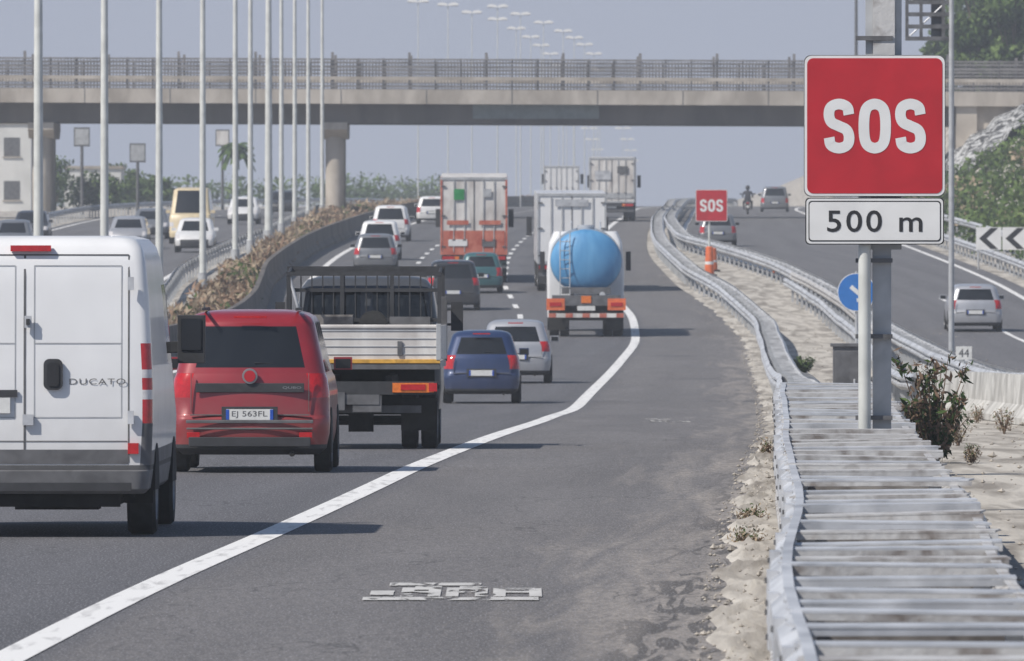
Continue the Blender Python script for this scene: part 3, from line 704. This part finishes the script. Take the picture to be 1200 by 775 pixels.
# ------------------------------------------------------------------ vehicles
def place(root,X,d,face=1,ref=XL,yaw=0):
    Y=d*K; s=(ref(Y+4)-ref(Y-4))/8; g=(zp(Y+4)-zp(Y-2))/6
    root.location=(X,Y,zp(Y)+.005); root.rotation_mode='XYZ'
    if face==1: root.rotation_euler=(math.atan(g),0,-math.atan(s)+yaw)
    else: root.rotation_euler=(-math.atan(g),0,math.pi-math.atan(s)+yaw)
def arch(m,x,y,r,side,zmin=.2):
    pts=[];R=r+.07
    a0=math.asin((zmin-r)/R) if abs((zmin-r)/R)<1 else -1.2
    for i in range(17):
        a=a0+(math.pi-2*a0)*i/16; pts.append((y+R*math.cos(a),r+R*math.sin(a)))
    m.prism(pts,x-.1*side,x+.006*side,'under')
def car(name,X,d,paint,L=3.6,W=1.6,H=1.48,zb=.92,hood=.85,rs=.15,fs=.6,tail=(.62,.92,.62),face=1,ref=XL,rz=(None,None),glw=.80,r=.29,bumper=None,yaw=0,NR=16,tailk='redlight',hl=(.6,.78),lowdark=True,plate_z=.62,extra=None):
    e=empty(name); h=W/2; bumper=bumper or paint
    keys=[(.19,.12,L-.14,h-.12,.18),(.26,.03,L-.04,h-.04,.2),(.42,0,L,h-.006,.24),(.57,.0,L-.01,h,.24),(.62,.05,L-.05,h-.004,.22),(zb-.2,.07,L-.16,h-.008,.2),(zb-.05,.09,L-hood*.5,h-.03,.2),(zb,.11,L-hood,h-.05,.2),
          (H-.14,.13+rs,L-hood-fs,h-.17,.2),(H-.08,.17+rs,L-hood-fs-.10,h-.205,.2),(H-.04,.24+rs,L-hood-fs-.22,h-.27,.2),(H-.015,.36+rs,L-hood-fs-.36,h-.36,.2),(H,.55+rs,L-hood-fs-.55,h-.50,.2)]
    g0=rz[0] or zb+.03; g1=rz[1] or H-.14
    def P(z,t,s):
        if t=='T': return paint
        if z<.30 and lowdark: return 'plastic'
        if g0<z<g1 and t=='R' and abs(s)<glw: return 'glass'
        if zb+.02<z<H-.13:
            if t=='F' and abs(s)<.9: return 'glass'
            if t=='S' and not (s<.07 or .33<s<.37 or .64<s<.68 or s>.95): return 'glass'
        if tail[0]<z<tail[1] and (t=='RC' or (t=='R' and abs(s)>tail[2])): return tailk
        if hl[0]<z<hl[1] and (t=='FC' or (t=='F' and abs(s)>.6)): return 'clearlens'
        if t=='F' and .3<z<.55 and abs(s)<.5: return 'plastic'
        if z<.62: return bumper
        return paint
    m=MB(); m.body(keys,list(tail[:2])+list(hl)+[.3,.5,g0,g1,zb+.02,H-.13,(g0+g1)/2,(g0+g1)/2+.1],P,NR,26)
    m.obj('body',e,smooth=38)
    w=MB(); y1=.68*L/3.6+.02; y2=L-.72
    for s in (-1,1):
        for y in (y1,y2):
            arch(w,s*h,y,r,s); w.wheel(s*(h-.085),y,r,.19,s)
    w.obj('wheels',e,smooth=35)
    t=MB()
    t.box((0,-.012,plate_z),(.50,.014,.115),'plate'); t.box((-.235,-.020,plate_z),(.035,.004,.11),'plateblue'); t.box((.235,-.020,plate_z),(.035,.004,.11),'plateblue')
    t.box((0,-.008,plate_z),(.60,.012,.17),'plastic')
    t.tube((.45,-.0,.2),(.45,.25,.2),.03,.03,'under'); t.box((0,.4,.25),(W*.7,.5,.12),'under')
    for s in (-1,1):
        t.box((s*(h-.02+.09),L-hood-.35,zb+.09),(.2,.12,.14),paint); t.box((s*(h-.02+.09),L-hood-.415,zb+.09),(.16,.01,.10),'glass')
    yb=.06
    for s in (-1,1): t.box((s*(h*.74),yb+.022,(plate_z+zb)/2+.02),(.007,.02,max(.12,zb-plate_z-.02)),'seam')
    t.box((0,.045,.615),(h*1.5,.03,.012),'seam')
    t.box((0,.05+rs,H-.075),(.35,.03,.025),'redlight')
    t.tube((0.05,.12+rs*.1,g0+.05),(.35,.13+rs*.3,g0+.04),.008,.006,'black',6)
    t.obj('details',e,bevel=.006)
    if extra: extra(e,h,L)
    place(e,X,d,face,ref,yaw); return e
def van():
    e=empty('white_delivery_van'); m=MB(); L=5.4
    keys=[(.36,-.03,5.2,.94,.10),(.40,-.07,5.3,.98,.12),(.55,-.07,5.38,1.0,.12),(.575,-.02,5.36,1.0,.10),(.60,0,5.36,1.005,.09),(.95,0,5.2,1.02,.085),(1.2,0.005,4.7,1.02,.085),(1.4,.01,4.45,1.015,.085),(2.0,.04,3.9,.985,.085),(2.3,.065,3.6,.955,.09),(2.42,.10,3.4,.925,.11),(2.49,.17,3.2,.87,.14),(2.52,.32,3.0,.76,.15)]
    def P(z,t,s):
        if t=='T': return 'white'
        if z<.56: return 'plasticgrey'
        if z<.60: return 'plastic'
        if .95<z<1.62 and t=='RC':
            if 1.15<z<1.23 or 1.33<z<1.40: return 'clearlens'
            return 'redlight'
        if .60<z<.95 and t=='RC': return 'plasticgrey'
        if 1.42<z<2.1 and (t=='F' or (t=='S' and s>.78)): return 'glass'
        if t=='S' and .6<z<.72: return 'plasticgrey'
        return 'white'
    m.body(keys,[.56,.72,.95,1.15,1.23,1.33,1.40,1.62,1.42,2.1],P,20,36,6,b=.02,bf=.3); m.obj('body',e,smooth=35)
    def yr(z): return float(np.interp(z,[k[0] for k in keys],[k[1] for k in keys]))
    s=MB()
    def vs(x,z0,z1,w=.012,k='seam',dy=-.004):
        n=10
        for i in range(n):
            a=z0+(z1-z0)*i/n; b=z0+(z1-z0)*(i+1)/n; ya=yr(a)+.02*(x/.9)**2+dy; yb=yr(b)+.02*(x/.9)**2+dy
            s.add([(x-w/2,ya,a),(x+w/2,ya,a),(x+w/2,yb,b),(x-w/2,yb,b)],[(0,1,2,3)],k)
    def hs(z,x0,x1,w=.012,k='seam',dy=-.005):
        n=10
        for i in range(n):
            a=x0+(x1-x0)*i/n;b=x0+(x1-x0)*(i+1)/n
            s.add([(a,yr(z)+.02*(a/.9)**2+dy,z-w/2),(b,yr(z)+.02*(b/.9)**2+dy,z-w/2),(b,yr(z)+.02*(b/.9)**2+dy,z+w/2),(a,yr(z)+.02*(a/.9)**2+dy,z+w/2)],[(0,1,2,3)],k)
    vs(-.05,.62,2.36,.018,'plasticgrey'); vs(.82,.62,2.36,.012); vs(-.82,.62,2.36,.012); hs(2.36,-.82,.82)
    hs(.80,-.8,.81,.008); hs(.67,-.82,.82,.12,'plasticgrey')
    for sg in (-1,1):
        x0,x1=(.03,.76) if sg>0 else (-.76,-.13)
        for z in (1.0,1.62,2.27): hs(z,x0,x1,.008,'pole')
        vs(x0,1.0,2.27,.008,'pole'); vs(x1,1.0,2.27,.008,'pole')
        s.box((sg*.84,-.012,2.12),(.05,.035,.11),'galv'); s.box((sg*.84,-.022,1.0),(.05,.035,.11),'galv')
    s.panel(.19,-.035,1.36,.16,.26,.05,.03,'plastic'); s.panel(.19,-.045,1.36,.10,.20,.03,.012,'black')
    s.box((-.02,-.02,1.80),(.06,.03,.10),'galv'); s.box((-.02,-.03,.98),(.09,.035,.09),'galv'); s.box((-.02,-.035,1.80),(.03,.03,.05),'plastic')
    s.box((0,.06,2.415),(.34,.05,.05),'redlight')
    s.box((-.42,-.02,1.1),(.5,.02,.13),'plate'); s.box((-.42,-.015,1.2),(.62,.02,.06),'plastic')
    s.box((0,-.10,.42),(1.7,.03,.07),'plastic'); s.box((.86,-.0,.74),(.09,.05,.09),'redlight')
    s.box((0,1.2,.33),(1.5,2.2,.12),'under'); s.tube((-.7,1.0,.33),(.7,1.0,.33),.05,.05,'under'); s.box((0,2.5,.38),(1.7,4.0,.12),'under'); s.box((.2,.6,.3),(.7,.5,.16),'under')
    s.box((0,.06,.30),(1.5,.04,.10),'under')
    s.obj('door_hardware',e)
    w=MB()
    for sg in (-1,1):
        for y in (1.0,4.45): arch(w,sg*1.012,y,.35,sg,.38); w.wheel(sg*.895,y,.35,.24,sg)
    w.box((.88,.62,.42),(.24,.02,.3),'under'); w.box((-.88,.62,.42),(.24,.02,.3),'under')
    w.obj('wheels',e,smooth=35)
    mi=MB()
    for sg in (-1,1): mi.box((sg*1.18,4.15,1.62),(.24,.16,.42),'plastic'); mi.box((sg*1.18,4.062,1.66),(.18,.012,.28),'glass'); mi.box((sg*1.04,4.2,1.55),(.14,.1,.1),'plastic')
    mi.obj('mirrors',e,bevel=.05)
    text_mesh('rear_badge','DUCATO',.47,.05,'plasticgrey',e,(.56,.006,1.30),bold=.0,spacing=1.15)
    place(e,-4.03,40,yaw=.022)
van()
def red_extra(e,h,L):
    t=MB()
    t.box((0,.068,.905),(1.16,.02,.10),'plastic'); t.lathe((0,.035,1.03),[(0,.075,'rim'),(.03,.085,'rim')],'Y',20,1); t.lathe((0,.028,1.03),[(0,.055,'signred'),(.02,.055,'signred')],'Y',18,1)
    t.box((0,-.015,.47),(1.35,.02,.02),'seam')
    for s in (-1,1): t.box((s*.60,-.012,.40),(.14,.016,.06),'redlight'); t.box((s*.50,.9,1.745),(.03,1.6,.03),'plastic')
    t.box((0,-.02,.33),(1.3,.05,.10),'plastic')
    t.box((0,-.012,.545),(1.36,.02,.035),'plasticgrey')
    t.obj('tailgate_trim',e,bevel=.006); text_mesh('plate_characters','EJ 563FL',.38,.075,'plasticgrey',e,(0,-.021,.62),bold=.0); text_mesh('rear_lettering','QUBO',.2,.03,'rim',e,(.45,.055,.905),bold=.01)
car('red_minivan',-2.80,51,'red',L=3.96,W=1.70,H=1.735,zb=1.05,hood=.75,rs=.12,fs=.55,tail=(.80,1.06,.84),rz=(1.12,1.56),glw=.70,r=.31,plate_z=.62,NR=24,extra=red_extra,yaw=.018)
def flatbed():
    e=empty('flatbed_truck'); c=MB()
    Lb=3.3
    keys=[(.45,Lb+.1,Lb+1.75,.90,.08),(.7,Lb+.1,Lb+1.8,.93,.08),(1.3,Lb+.1,Lb+1.72,.92,.10),(1.4,Lb+.1,Lb+1.68,.90,.10),(1.95,Lb+.15,Lb+1.3,.82,.12),(2.06,Lb+.25,Lb+1.15,.74,.14),(2.1,Lb+.4,Lb+1.0,.6,.14)]
    def P(z,t,s):
        if t!='T' and 1.52<z<1.93 and ((t=='R' and (abs(s)>.06 and abs(s)<.78)) or t=='F' or (t=='S' and .2<s<.85)): return 'glass'
        return 'cabgrey'
    c.body(keys,[1.52,1.93],P,20,12,4,b=.01,bf=.08); c.obj('cab',e,smooth=35)
    b=MB(); q=.10
    b.box((0,Lb/2,.93+q),(1.98,Lb,.08),'galvold')
    b.box((0,.0,1.19+q),(1.94,.035,.44),'whitedirty')
    for i in range(4): b.box((0,-.022,1.05+q+i*.095),(1.90,.010,.015),'pole')
    b.box((0,-.02,1.385+q),(1.98,.04,.03),'whitedirty')
    for s in (-1,1):
        b.box((s*.985,Lb/2,1.19+q),(.03,Lb-.05,.42),'whitedirty'); b.box((s*.97,-.03,1.2+q),(.06,.06,.44),'pole'); b.box((s*.97,Lb-.05,1.35+q),(.07,.07,.8),'galvdark')
        b.box((s*.5,-.035,1.12+q),(.06,.02,.18),'galvdark')
    b.box((0,-.035,.965+q),(1.98,.03,.05),'yellow'); b.box((0,-.02,.90+q),(1.98,.04,.07),'galvdark')
    b.obj('cargo_bed',e,bevel=.006)
    r=MB()
    for z in (1.56,1.93,2.16): r.box((0,Lb-.02,z),(1.9,.05,.045),'plastic')
    for i in range(-7,8): r.box((i*.135,Lb-.02,1.85),(.016,.03,.62),'plastic')
    for s in (-.95,.95,-.3,.32): r.box((s,Lb-.02,1.80),(.05,.06,.80),'plastic')
    r.box((0,Lb+.0,2.20),(1.96,.09,.05),'plastic'); r.box((0,Lb-1.0,2.13),(1.9,.06,.05),'plastic')
    for s in (-.93,.93): r.tube((s,Lb,2.2),(s,Lb-1.0,2.13),.02,.02,'plastic',6); r.box((s,Lb-1.0,1.75),(.05,.05,.8),'plastic')
    r.tube((-.8,Lb-.1,1.55),(-.95,Lb-.1,2.1),.02,.02,'galv'); r.box((.55,Lb-.25,1.35),(.5,.4,.5),'plasticgrey')
    r.box((-.45,Lb-.4,1.5),(.6,.5,.25),'galvshade'); r.lathe((.1,Lb-.5,1.5),[(-.1,.18,'rubber'),(.1,.18,'rubber')],'Y',16)
    r.obj('headboard_rack',e)
    h=MB()
    for s in (-.36,.36): h.box((s,2.4,.80),(.08,4.6,.18),'under')
    h.box((0,.06,.74),(1.9,.10,.16),'plastic')
    for s in (-1,1):
        h.box((s*.66,-.005,.745),(.50,.04,.115),'orangelight'); h.box((s*.66,-.03,.75),(.3,.012,.07),'redlight'); h.box((s*.9,-.03,.75),(.1,.014,.10),'redlight')
    h.box((0,-.0,.60),(.5,.02,.12),'plasticgrey'); h.box((0,.35,.48),(1.5,.10,.09),'galvdark')
    h.box((-.42,.12,.58),(.5,.3,.22),'galvdark'); h.box((.1,.15,.55),(.35,.3,.2),'plasticgrey'); h.box((0,1.0,.34),(.3,.3,.28),'under'); h.tube((-.8,1.0,.34),(.8,1.0,.34),.06,.06,'under')
    for s in (-1,1): h.box((s*.72,.55,.42),(.44,.015,.40),'under')
    h.box((0,2.2,.6),(1.5,1.0,.4),'under'); h.box((0,3.2,.75),(1.7,.2,.6),'under')
    h.obj('chassis',e)
    w=MB()
    for s in (-1,1):
        for x in (.84,.60): w.wheel(s*x,1.0,.34,.2,s)
        w.wheel(s*.8,Lb+1.1,.34,.2,s); w.prism([(.55,.72),(.6,.80),(1.4,.80),(1.45,.72),(1.42,.72),(1.38,.77),(.63,.77),(.58,.72)],s*.95,s*.48,'plastic')
        w.box((s*1.10,Lb+1.35,1.6),(.15,.1,.36),'plastic'); w.box((s*1.0,Lb+1.38,1.5),(.2,.03,.03),'plastic')
    w.obj('wheels_and_mirrors',e,smooth=35)
    place(e,-1.86,58,yaw=.014)
flatbed()
car('blue_hatchback',-.62,97,'blue',L=3.5,W=1.56,H=1.49,zb=.95,rs=.22,tail=(.70,.98,.74),rz=(1.0,1.34),glw=.74,yaw=.01)
car('silver_hatchback',.08,111.5,'silver',L=3.8,W=1.66,H=1.48,zb=.93,rs=.3,tail=(.74,.98,.70),rz=(.97,1.32),glw=.72,yaw=.01)
car('dark_suv',-1.98,161,'dark',L=4.3,W=1.8,H=1.68,zb=1.05,rs=.25,tail=(.85,1.1,.75),r=.34)
car('grey_hatchback',-5.35,187,'greycar',L=3.9,W=1.7,H=1.5,tail=(.7,.95,.7))
car('white_estate_car',-5.55,200,'white',L=4.2,W=1.75,H=1.65,zb=1.0,tail=(.8,1.05,.75))
car('white_estate_car',-5.75,226,'white',L=4.2,W=1.78,H=1.7,zb=1.0,tail=(.8,1.05,.75))
car('teal_small_car',-1.10,171,'teal',L=3.5,W=1.55,H=1.45)
car('white_compact_car',-4.4,262,'white',L=3.8,W=1.7,H=1.5)
car('white_compact_car',-13.9,211,'white',L=3.9,W=1.72,H=1.5,face=-1)
car('silver_saloon',-17.2,216,'silver',L=4.3,W=1.75,H=1.45,face=-1)
car('silver_saloon',-17.4,232,'greycar',L=4.3,W=1.75,H=1.45,face=-1)
car('dark_hatchback',-21.6,208,'greycar',L=3.9,W=1.7,H=1.5,face=-1)
car('dark_hatchback',-22.5,225,'dark',L=3.9,W=1.7,H=1.5,face=-1)
car('white_compact_car',-14.6,262,'white',L=3.9,W=1.7,H=1.5,face=-1)
car('dark_hatchback',-14.3,300,'dark',L=3.9,W=1.7,H=1.5,face=-1)
car('silver_estate_car',14.55,150,'silver',L=4.2,W=1.7,H=1.48,zb=.95,tail=(.72,1.0,.72),ref=XM,yaw=.0,rz=(1.0,1.34))
car('dark_suv',17.6,320,'greycar',L=4.5,W=1.85,H=1.7,zb=1.05,ref=XN,r=.35)
car('dark_hatchback',9.4,218,'greycar',L=3.9,W=1.7,H=1.5,ref=XM)
def box_truck(name,X,d,H,W=2.5,L=8,k='white',zb=1.05,rear=None,cab=True,face=1,band=None,post='pole'):
    e=empty(name); b=MB(); b.box((0,L/2,(H+zb)/2),(W,L,H-zb),k); 
    b.obj('cargo_box',e,bevel=.03)
    t=MB()
    t.box((0,-.012,(H+zb)/2),(.03,.02,H-zb-.1),'seam')
    for x in (-W/2+.04,W/2-.04): t.box((x,-.015,(H+zb)/2),(.07,.03,H-zb),post)
    for z in (zb+.05,H-.06): t.box((0,-.016,z),(W-.02,.03,.10),post if z<2 else 'pole')
    for x in (-.75,-.35,.35,.75): t.tube((x,-.04,zb+.1),(x,-.04,H-.12),.018,.018,'pole',6); t.box((x,-.05,zb+.55),(.12,.04,.06),'galvdark')
    for s in (-1,1):
        for z in (zb+.3,(H+zb)/2,H-.35): t.box((s*(W/2-.12),-.04,z),(.16,.03,.05),'galvdark')
    if band:
        for (z0,z1,kk) in band: t.box((0,-.03,(z0+z1)/2),(W-.2,.006,z1-z0),kk)
    if rear: 
        for (x,z,w,h,kk) in rear: t.box((x,-.062,z),(w,.008,h),kk)
    t.obj('rear_doors',e)
    c=MB(); c.box((0,L/2,zb-.12),(.9,L-.2,.22),'under'); c.box((0,.15,.62),(W-.1,.1,.14),'galvdark'); c.box((0,.05,zb-.1),(W-.1,.12,.16),'plastic')
    for s in (-1,1):
        c.box((s*(W/2-.3),.0,zb-.12),(.45,.06,.13),'redlight'); c.box((s*(W/2-.62),-.0,zb-.12),(.16,.06,.12),'orangelight'); c.box((s*(W/2-.3),.9,.55),(.5,.02,.6),'plastic')
        c.box((s*(W/2-.2),L*.45,.75),(.08,L*.4,.4),'galvdark')
    c.box((0,.08,.8),(.52,.02,.12),'plate')
    ys=(1.6,2.9) if L>9 else (1.7,)
    for s in (-1,1):
        for y in ys: c.wheel(s*(W/2-.18),y,.5,.3,s); c.wheel(s*(W/2-.5),y,.5,.28,s)
    c.obj('chassis_and_wheels',e,smooth=35)
    if cab:
        q=MB(); y0=L+.35
        keys=[(.45,y0,y0+2.1,W/2-.06,.1),(1.2,y0,y0+2.15,W/2-.02,.1),(1.9,y0,y0+2.1,W/2-.03,.12),(2.7,y0,y0+1.95,W/2-.1,.15),(3.0,y0+.2,y0+1.7,W/2-.25,.2)]
        q.body(keys,[1.9,2.6],lambda z,t,s:'glass' if (1.9<z<2.6 and (t=='F' or (t=='S' and s>.45))) else ('under' if z<1 and t!='F' else 'white'),10,10,4,b=.02,bf=.1)
        for s in (-1,1): q.wheel(s*(W/2-.2),y0+1.2,.5,.3,s); q.box((s*(W/2+.15),y0+1.8,2.2),(.2,.12,.7),'plastic')
        q.obj('cab',e,smooth=35)
    place(e,X,d,face); return e
box_truck('semi_trailer_truck',-1.42,178,3.95,2.5,13.4,'whitedirty',rear=[(-.55,3.3,.38,.4,'green'),(.5,3.35,.3,.3,'pole'),(-.6,2.25,.8,.16,'pinkish'),(.6,2.25,.8,.16,'pinkish'),(-.6,1.5,.7,.25,'signwhite'),(.55,1.45,.5,.2,'plasticgrey')],band=[(1.12,1.95,'pinkish')],post='pinkish')
box_truck('box_truck',2.15,172,3.55,2.5,7,'white',zb=1.0,rear=[(.0,3.2,1.2,.25,'galv')])
box_truck('box_truck',5.6,268,3.6,2.55,9,'whitedirty',rear=[(-.5,2.6,.9,.5,'galv'),(.6,2.9,.6,.4,'galvdark')],band=[(1.3,1.6,'pole')])
box_truck('box_truck',3.4,330,3.1,2.4,7,'white')
car('cream_van',-14.9,224,'cream',L=5.0,W=1.95,H=2.6,zb=1.4,hood=.5,fs=.7,face=-1,r=.35,hl=(.8,1.0))
def tanker():
    e=empty('blue_tanker_truck'); t=MB(); L=8.5; zc=2.32; a,b=1.10,1.0
    prof=[(-.28,.05),(-.27,.3),(-.22,.55),(-.13,.78),(-.03,.92),(.06,.985),(.15,1.0)]
    t.lathe((0,.3,zc),[(p,q,'tankblue') for p,q in prof]+[(L-.3,1.0,'tankblue'),(L,.9,'tankblue'),(L+.2,.3,'tankblue')],'Y',40,1,(a*1.0,b*.98))
    t.obj('tank',e,smooth=50)
    g=MB()
    for y in (.5,2.6,4.8,7.0):
        g.lathe((0,y,zc),[(0,1.012,'pole'),(.07,1.012,'pole')],'Y',40,1,(a,b*.985))
    for x in (-.80,-.5): g.tube((x,-.12,1.1),(x,.08,3.25),.018,.018,'pole',6)
    for z in np.arange(1.25,3.2,.28): g.tube((-.80,-.05+.05*(z-1.2),z),(-.5,-.05+.05*(z-1.2),z),.013,.013,'pole',6)
    for s in (-.45,.45): g.tube((s,.4,3.5),(s,8.2,3.5),.02,.02,'galv',6)
    for y in (.5,2.5,4.5,6.5,8.1):
        for s in (-.45,.45): g.tube((s,y,3.25),(s,y,3.5),.015,.015,'galv',6)
        g.lathe((0,y+.6,3.2),[(0,.26,'galv'),(.16,.26,'galv')],'Z',16)
    for s in (-.42,.42): g.box((s,4.3,1.12),(.1,8.8,.28),'under')
    g.box((0,-.05,1.12),(2.1,.25,.32),'plasticgrey'); g.box((0,.0,1.42),(1.5,.2,.2),'galvdark')
    g.box((0,-.12,.66),(2.35,.1,.13),'whitedirty')
    for i in range(-4,5,2): g.box((i*.26,-.175,.66),(.22,.012,.125),'pinkish')
    for s in (-1,1):
        g.box((s*.94,-.13,1.0),(.56,.1,.36),'orange'); g.box((s*.94,-.19,1.0),(.36,.02,.12),'redlight'); g.box((s*.9,.35,.5),(.5,.02,.6),'under')
        for y in (1.2,2.5): g.wheel(s*.98,y,.5,.3,s); g.wheel(s*.66,y,.5,.28,s)
        g.prism([(.55,.9),(.75,1.12),(3.0,1.12),(3.2,.9),(3.15,.9),(2.97,1.08),(.78,1.08),(.6,.9)],s*1.2,s*.5,'plastic')
    g.box((0,.3,.75),(1.6,.1,.5),'under')
    g.box((0,-.19,.88),(.55,.02,.14),'plate'); g.box((0,-.19,1.15),(.3,.02,.22),'orangelight'); g.tube((.5,-.15,1.3),(.5,.1,1.3),.09,.09,'galv')
    g.obj('chassis_and_fittings',e,smooth=35)
    q=MB(); y0=9.0
    keys=[(.45,y0,y0+2.1,1.2,.1),(1.9,y0,y0+2.1,1.22,.12),(2.8,y0,y0+1.95,1.15,.15),(3.15,y0+.2,y0+1.7,1.0,.2)]
    q.body(keys,[1.9,2.6],lambda z,t,s:'glass' if (1.9<z<2.6 and (t=='F' or (t=='S' and s>.45))) else 'white',10,10,4,b=.02,bf=.1)
    for s in (-1,1): q.wheel(s*1.05,y0+1.2,.5,.3,s); q.box((s*1.36,y0+1.8,2.2),(.16,.12,.6),'plastic')
    q.obj('cab',e,smooth=35)
    place(e,2.28,147,yaw=.006)
tanker()
def moto(X,d):
    e=empty('motorcycle_with_rider'); m=MB()
    for y in (.35,1.75): m.lathe((0,y,.32),[(-.06,.22,'rubber'),(-.06,.29,'rubber'),(0,.32,'rubber'),(.06,.29,'rubber'),(.06,.22,'rim'),(.02,.05,'rim')],'X',24)
    m.prism([(.2,.75),(.35,.92),(.8,.80),(1.2,.95),(1.55,.98),(1.75,.75),(1.5,.4),(.8,.3),(.5,.55)],-.14,.14,'dark')
    m.tube((0,1.75,.32),(0,1.5,1.0),.04,.03,'rim'); m.tube((-.36,1.38,1.08),(.36,1.38,1.08),.018,.018,'black'); m.box((0,.12,.72),(.16,.06,.08),'redlight'); m.box((0,.06,.5),(.18,.01,.16),'plate'); m.tube((.18,.1,.35),(.18,.9,.3),.05,.04,'rim')
    for s in (-1,1): m.tube((s*.3,1.42,1.1),(s*.42,1.45,1.28),.01,.01,'black',6); m.box((s*.44,1.45,1.3),(.12,.03,.08),'black')
    m.obj('motorcycle',e,bevel=.015,smooth=40)
    me=bpy.data.meshes.new('rider')
    V=[(0,.62,.92),(0,.68,1.15),(0,.80,1.38),(0,.84,1.50),(0,.88,1.62)]; E=[(0,1),(1,2),(2,3),(3,4)]; Rd=[(.16,.15),(.15,.13),(.19,.13),(.07,.07),(.10,.11)]
    for s in (-1,1):
        o=len(V); V+= [(s*.19,.84,1.42),(s*.33,1.02,1.22),(s*.31,1.34,1.12)]; Rd+=[(.075,.075),(.055,.055),(.04,.04)]; E+=[(2,o),(o,o+1),(o+1,o+2)]
        o=len(V); V+= [(s*.13,.68,.88),(s*.26,1.12,.78),(s*.24,.92,.40),(s*.24,1.06,.34)]; Rd+=[(.11,.11),(.08,.08),(.055,.055),(.045,.045)]; E+=[(0,o),(o,o+1),(o+1,o+2),(o+2,o+3)]
    me.from_pydata(V,E,[]); ob=bpy.data.objects.new('rider_body',me); COL.objects.link(ob); ob.parent=e; me.materials.append(mt['cloth'])
    sk=ob.modifiers.new('skin','SKIN'); ob.modifiers.new('sub','SUBSURF').levels=1
    for i,r in enumerate(Rd): me.skin_vertices[0].data[i].radius=r
    me.skin_vertices[0].data[0].use_root=True
    hm=MB(); hm.lathe((0,.90,1.70),[(-.16,.05,'dark'),(-.13,.10,'dark'),(-.06,.135,'dark'),(.03,.14,'dark'),(.10,.10,'dark'),(.14,.04,'dark')],'Z',20,1,(1,1.15)); hm.box((0,1.04,1.69),(.2,.03,.09),'glass'); hm.obj('helmet',e,smooth=50)
    place(e,X,d,1,XN)
moto(14.8,300)
# ------------------------------------------------------------------ summer haze (real homogeneous air volume)
hz=MB(); hz.box((0,1400,30),(4000,3200,110),'wall'); ho=hz.obj('haze_air')
hm_=bpy.data.materials.new('haze'); hm_.use_nodes=True; nt=hm_.node_tree; nt.nodes.clear()
o_=nt.nodes.new('ShaderNodeOutputMaterial'); v_=nt.nodes.new('ShaderNodeVolumeScatter'); v_.inputs['Color'].default_value=(.88,.93,1,1); v_.inputs['Density'].default_value=.00036; v_.inputs['Anisotropy'].default_value=.1
nt.links.new(v_.outputs[0],o_.inputs['Volume']); ho.data.materials.clear(); ho.data.materials.append(hm_)
# ------------------------------------------------------------------ world, sun, camera
S=Vector((-.60,-.42,.75)).normalized()
el=math.asin(S.z); az=math.atan2(S.x,S.y)
w=bpy.data.worlds.new('World'); scene.world=w; w.use_nodes=True; nt=w.node_tree; N=nt.nodes; Lk=nt.links
bg=N['Background']; sky=N.new('ShaderNodeTexSky'); sky.sky_type='NISHITA'; sky.sun_disc=False; sky.sun_elevation=el; sky.sun_rotation=az
sky.air_density=1.0; sky.dust_density=.6; sky.ozone_density=2.5; sky.altitude=0
tc=N.new('ShaderNodeTexCoord'); sp=N.new('ShaderNodeSeparateXYZ'); Lk.new(tc.outputs['Generated'],sp.inputs[0])
r=N.new('ShaderNodeMapRange'); r.interpolation_type='SMOOTHSTEP'; r.inputs[1].default_value=.0; r.inputs[2].default_value=.35; r.inputs[3].default_value=1.0; r.inputs[4].default_value=0.0; Lk.new(sp.outputs[2],r.inputs[0])
r2=N.new('ShaderNodeMapRange'); r2.inputs[1].default_value=0; r2.inputs[2].default_value=.03; Lk.new(sp.outputs[2],r2.inputs[0])
hc=N.new('ShaderNodeMix'); hc.data_type='RGBA'; Lk.new(r2.outputs[0],hc.inputs[0]); hc.inputs[6].default_value=(4.9,5.7,7.8,1); hc.inputs[7].default_value=(4.3,5.1,7.4,1)
mx=N.new('ShaderNodeMix'); mx.data_type='RGBA'; Lk.new(r.outputs[0],mx.inputs[0]); Lk.new(sky.outputs[0],mx.inputs[6]); Lk.new(hc.outputs[2],mx.inputs[7])
Lk.new(mx.outputs[2],bg.inputs[0]); bg.inputs[1].default_value=.09
sl=bpy.data.lights.new('sun','SUN'); sl.energy=4.6; sl.angle=math.radians(.53); sl.color=(1,.95,.88)
so=bpy.data.objects.new('sun',sl); COL.objects.link(so); so.rotation_euler=(-S).to_track_quat('-Z','Y').to_euler(); so.location=(-40,-30,60)
cd=bpy.data.cameras.new('camera'); cam=bpy.data.objects.new('camera',cd); COL.objects.link(cam)
cd.sensor_width=36; cd.lens=F/1200*36; cd.clip_start=1; cd.clip_end=20000
cam.location=(0,0,2.5); cam.rotation_euler=(math.radians(90)-math.atan((387.5-280)/F),0,0)
cd.dof.use_dof=True; cd.dof.focus_distance=120; cd.dof.aperture_fstop=16
scene.camera=cam
scene.view_settings.view_transform='Standard'; scene.view_settings.look='None'; scene.view_settings.exposure=0
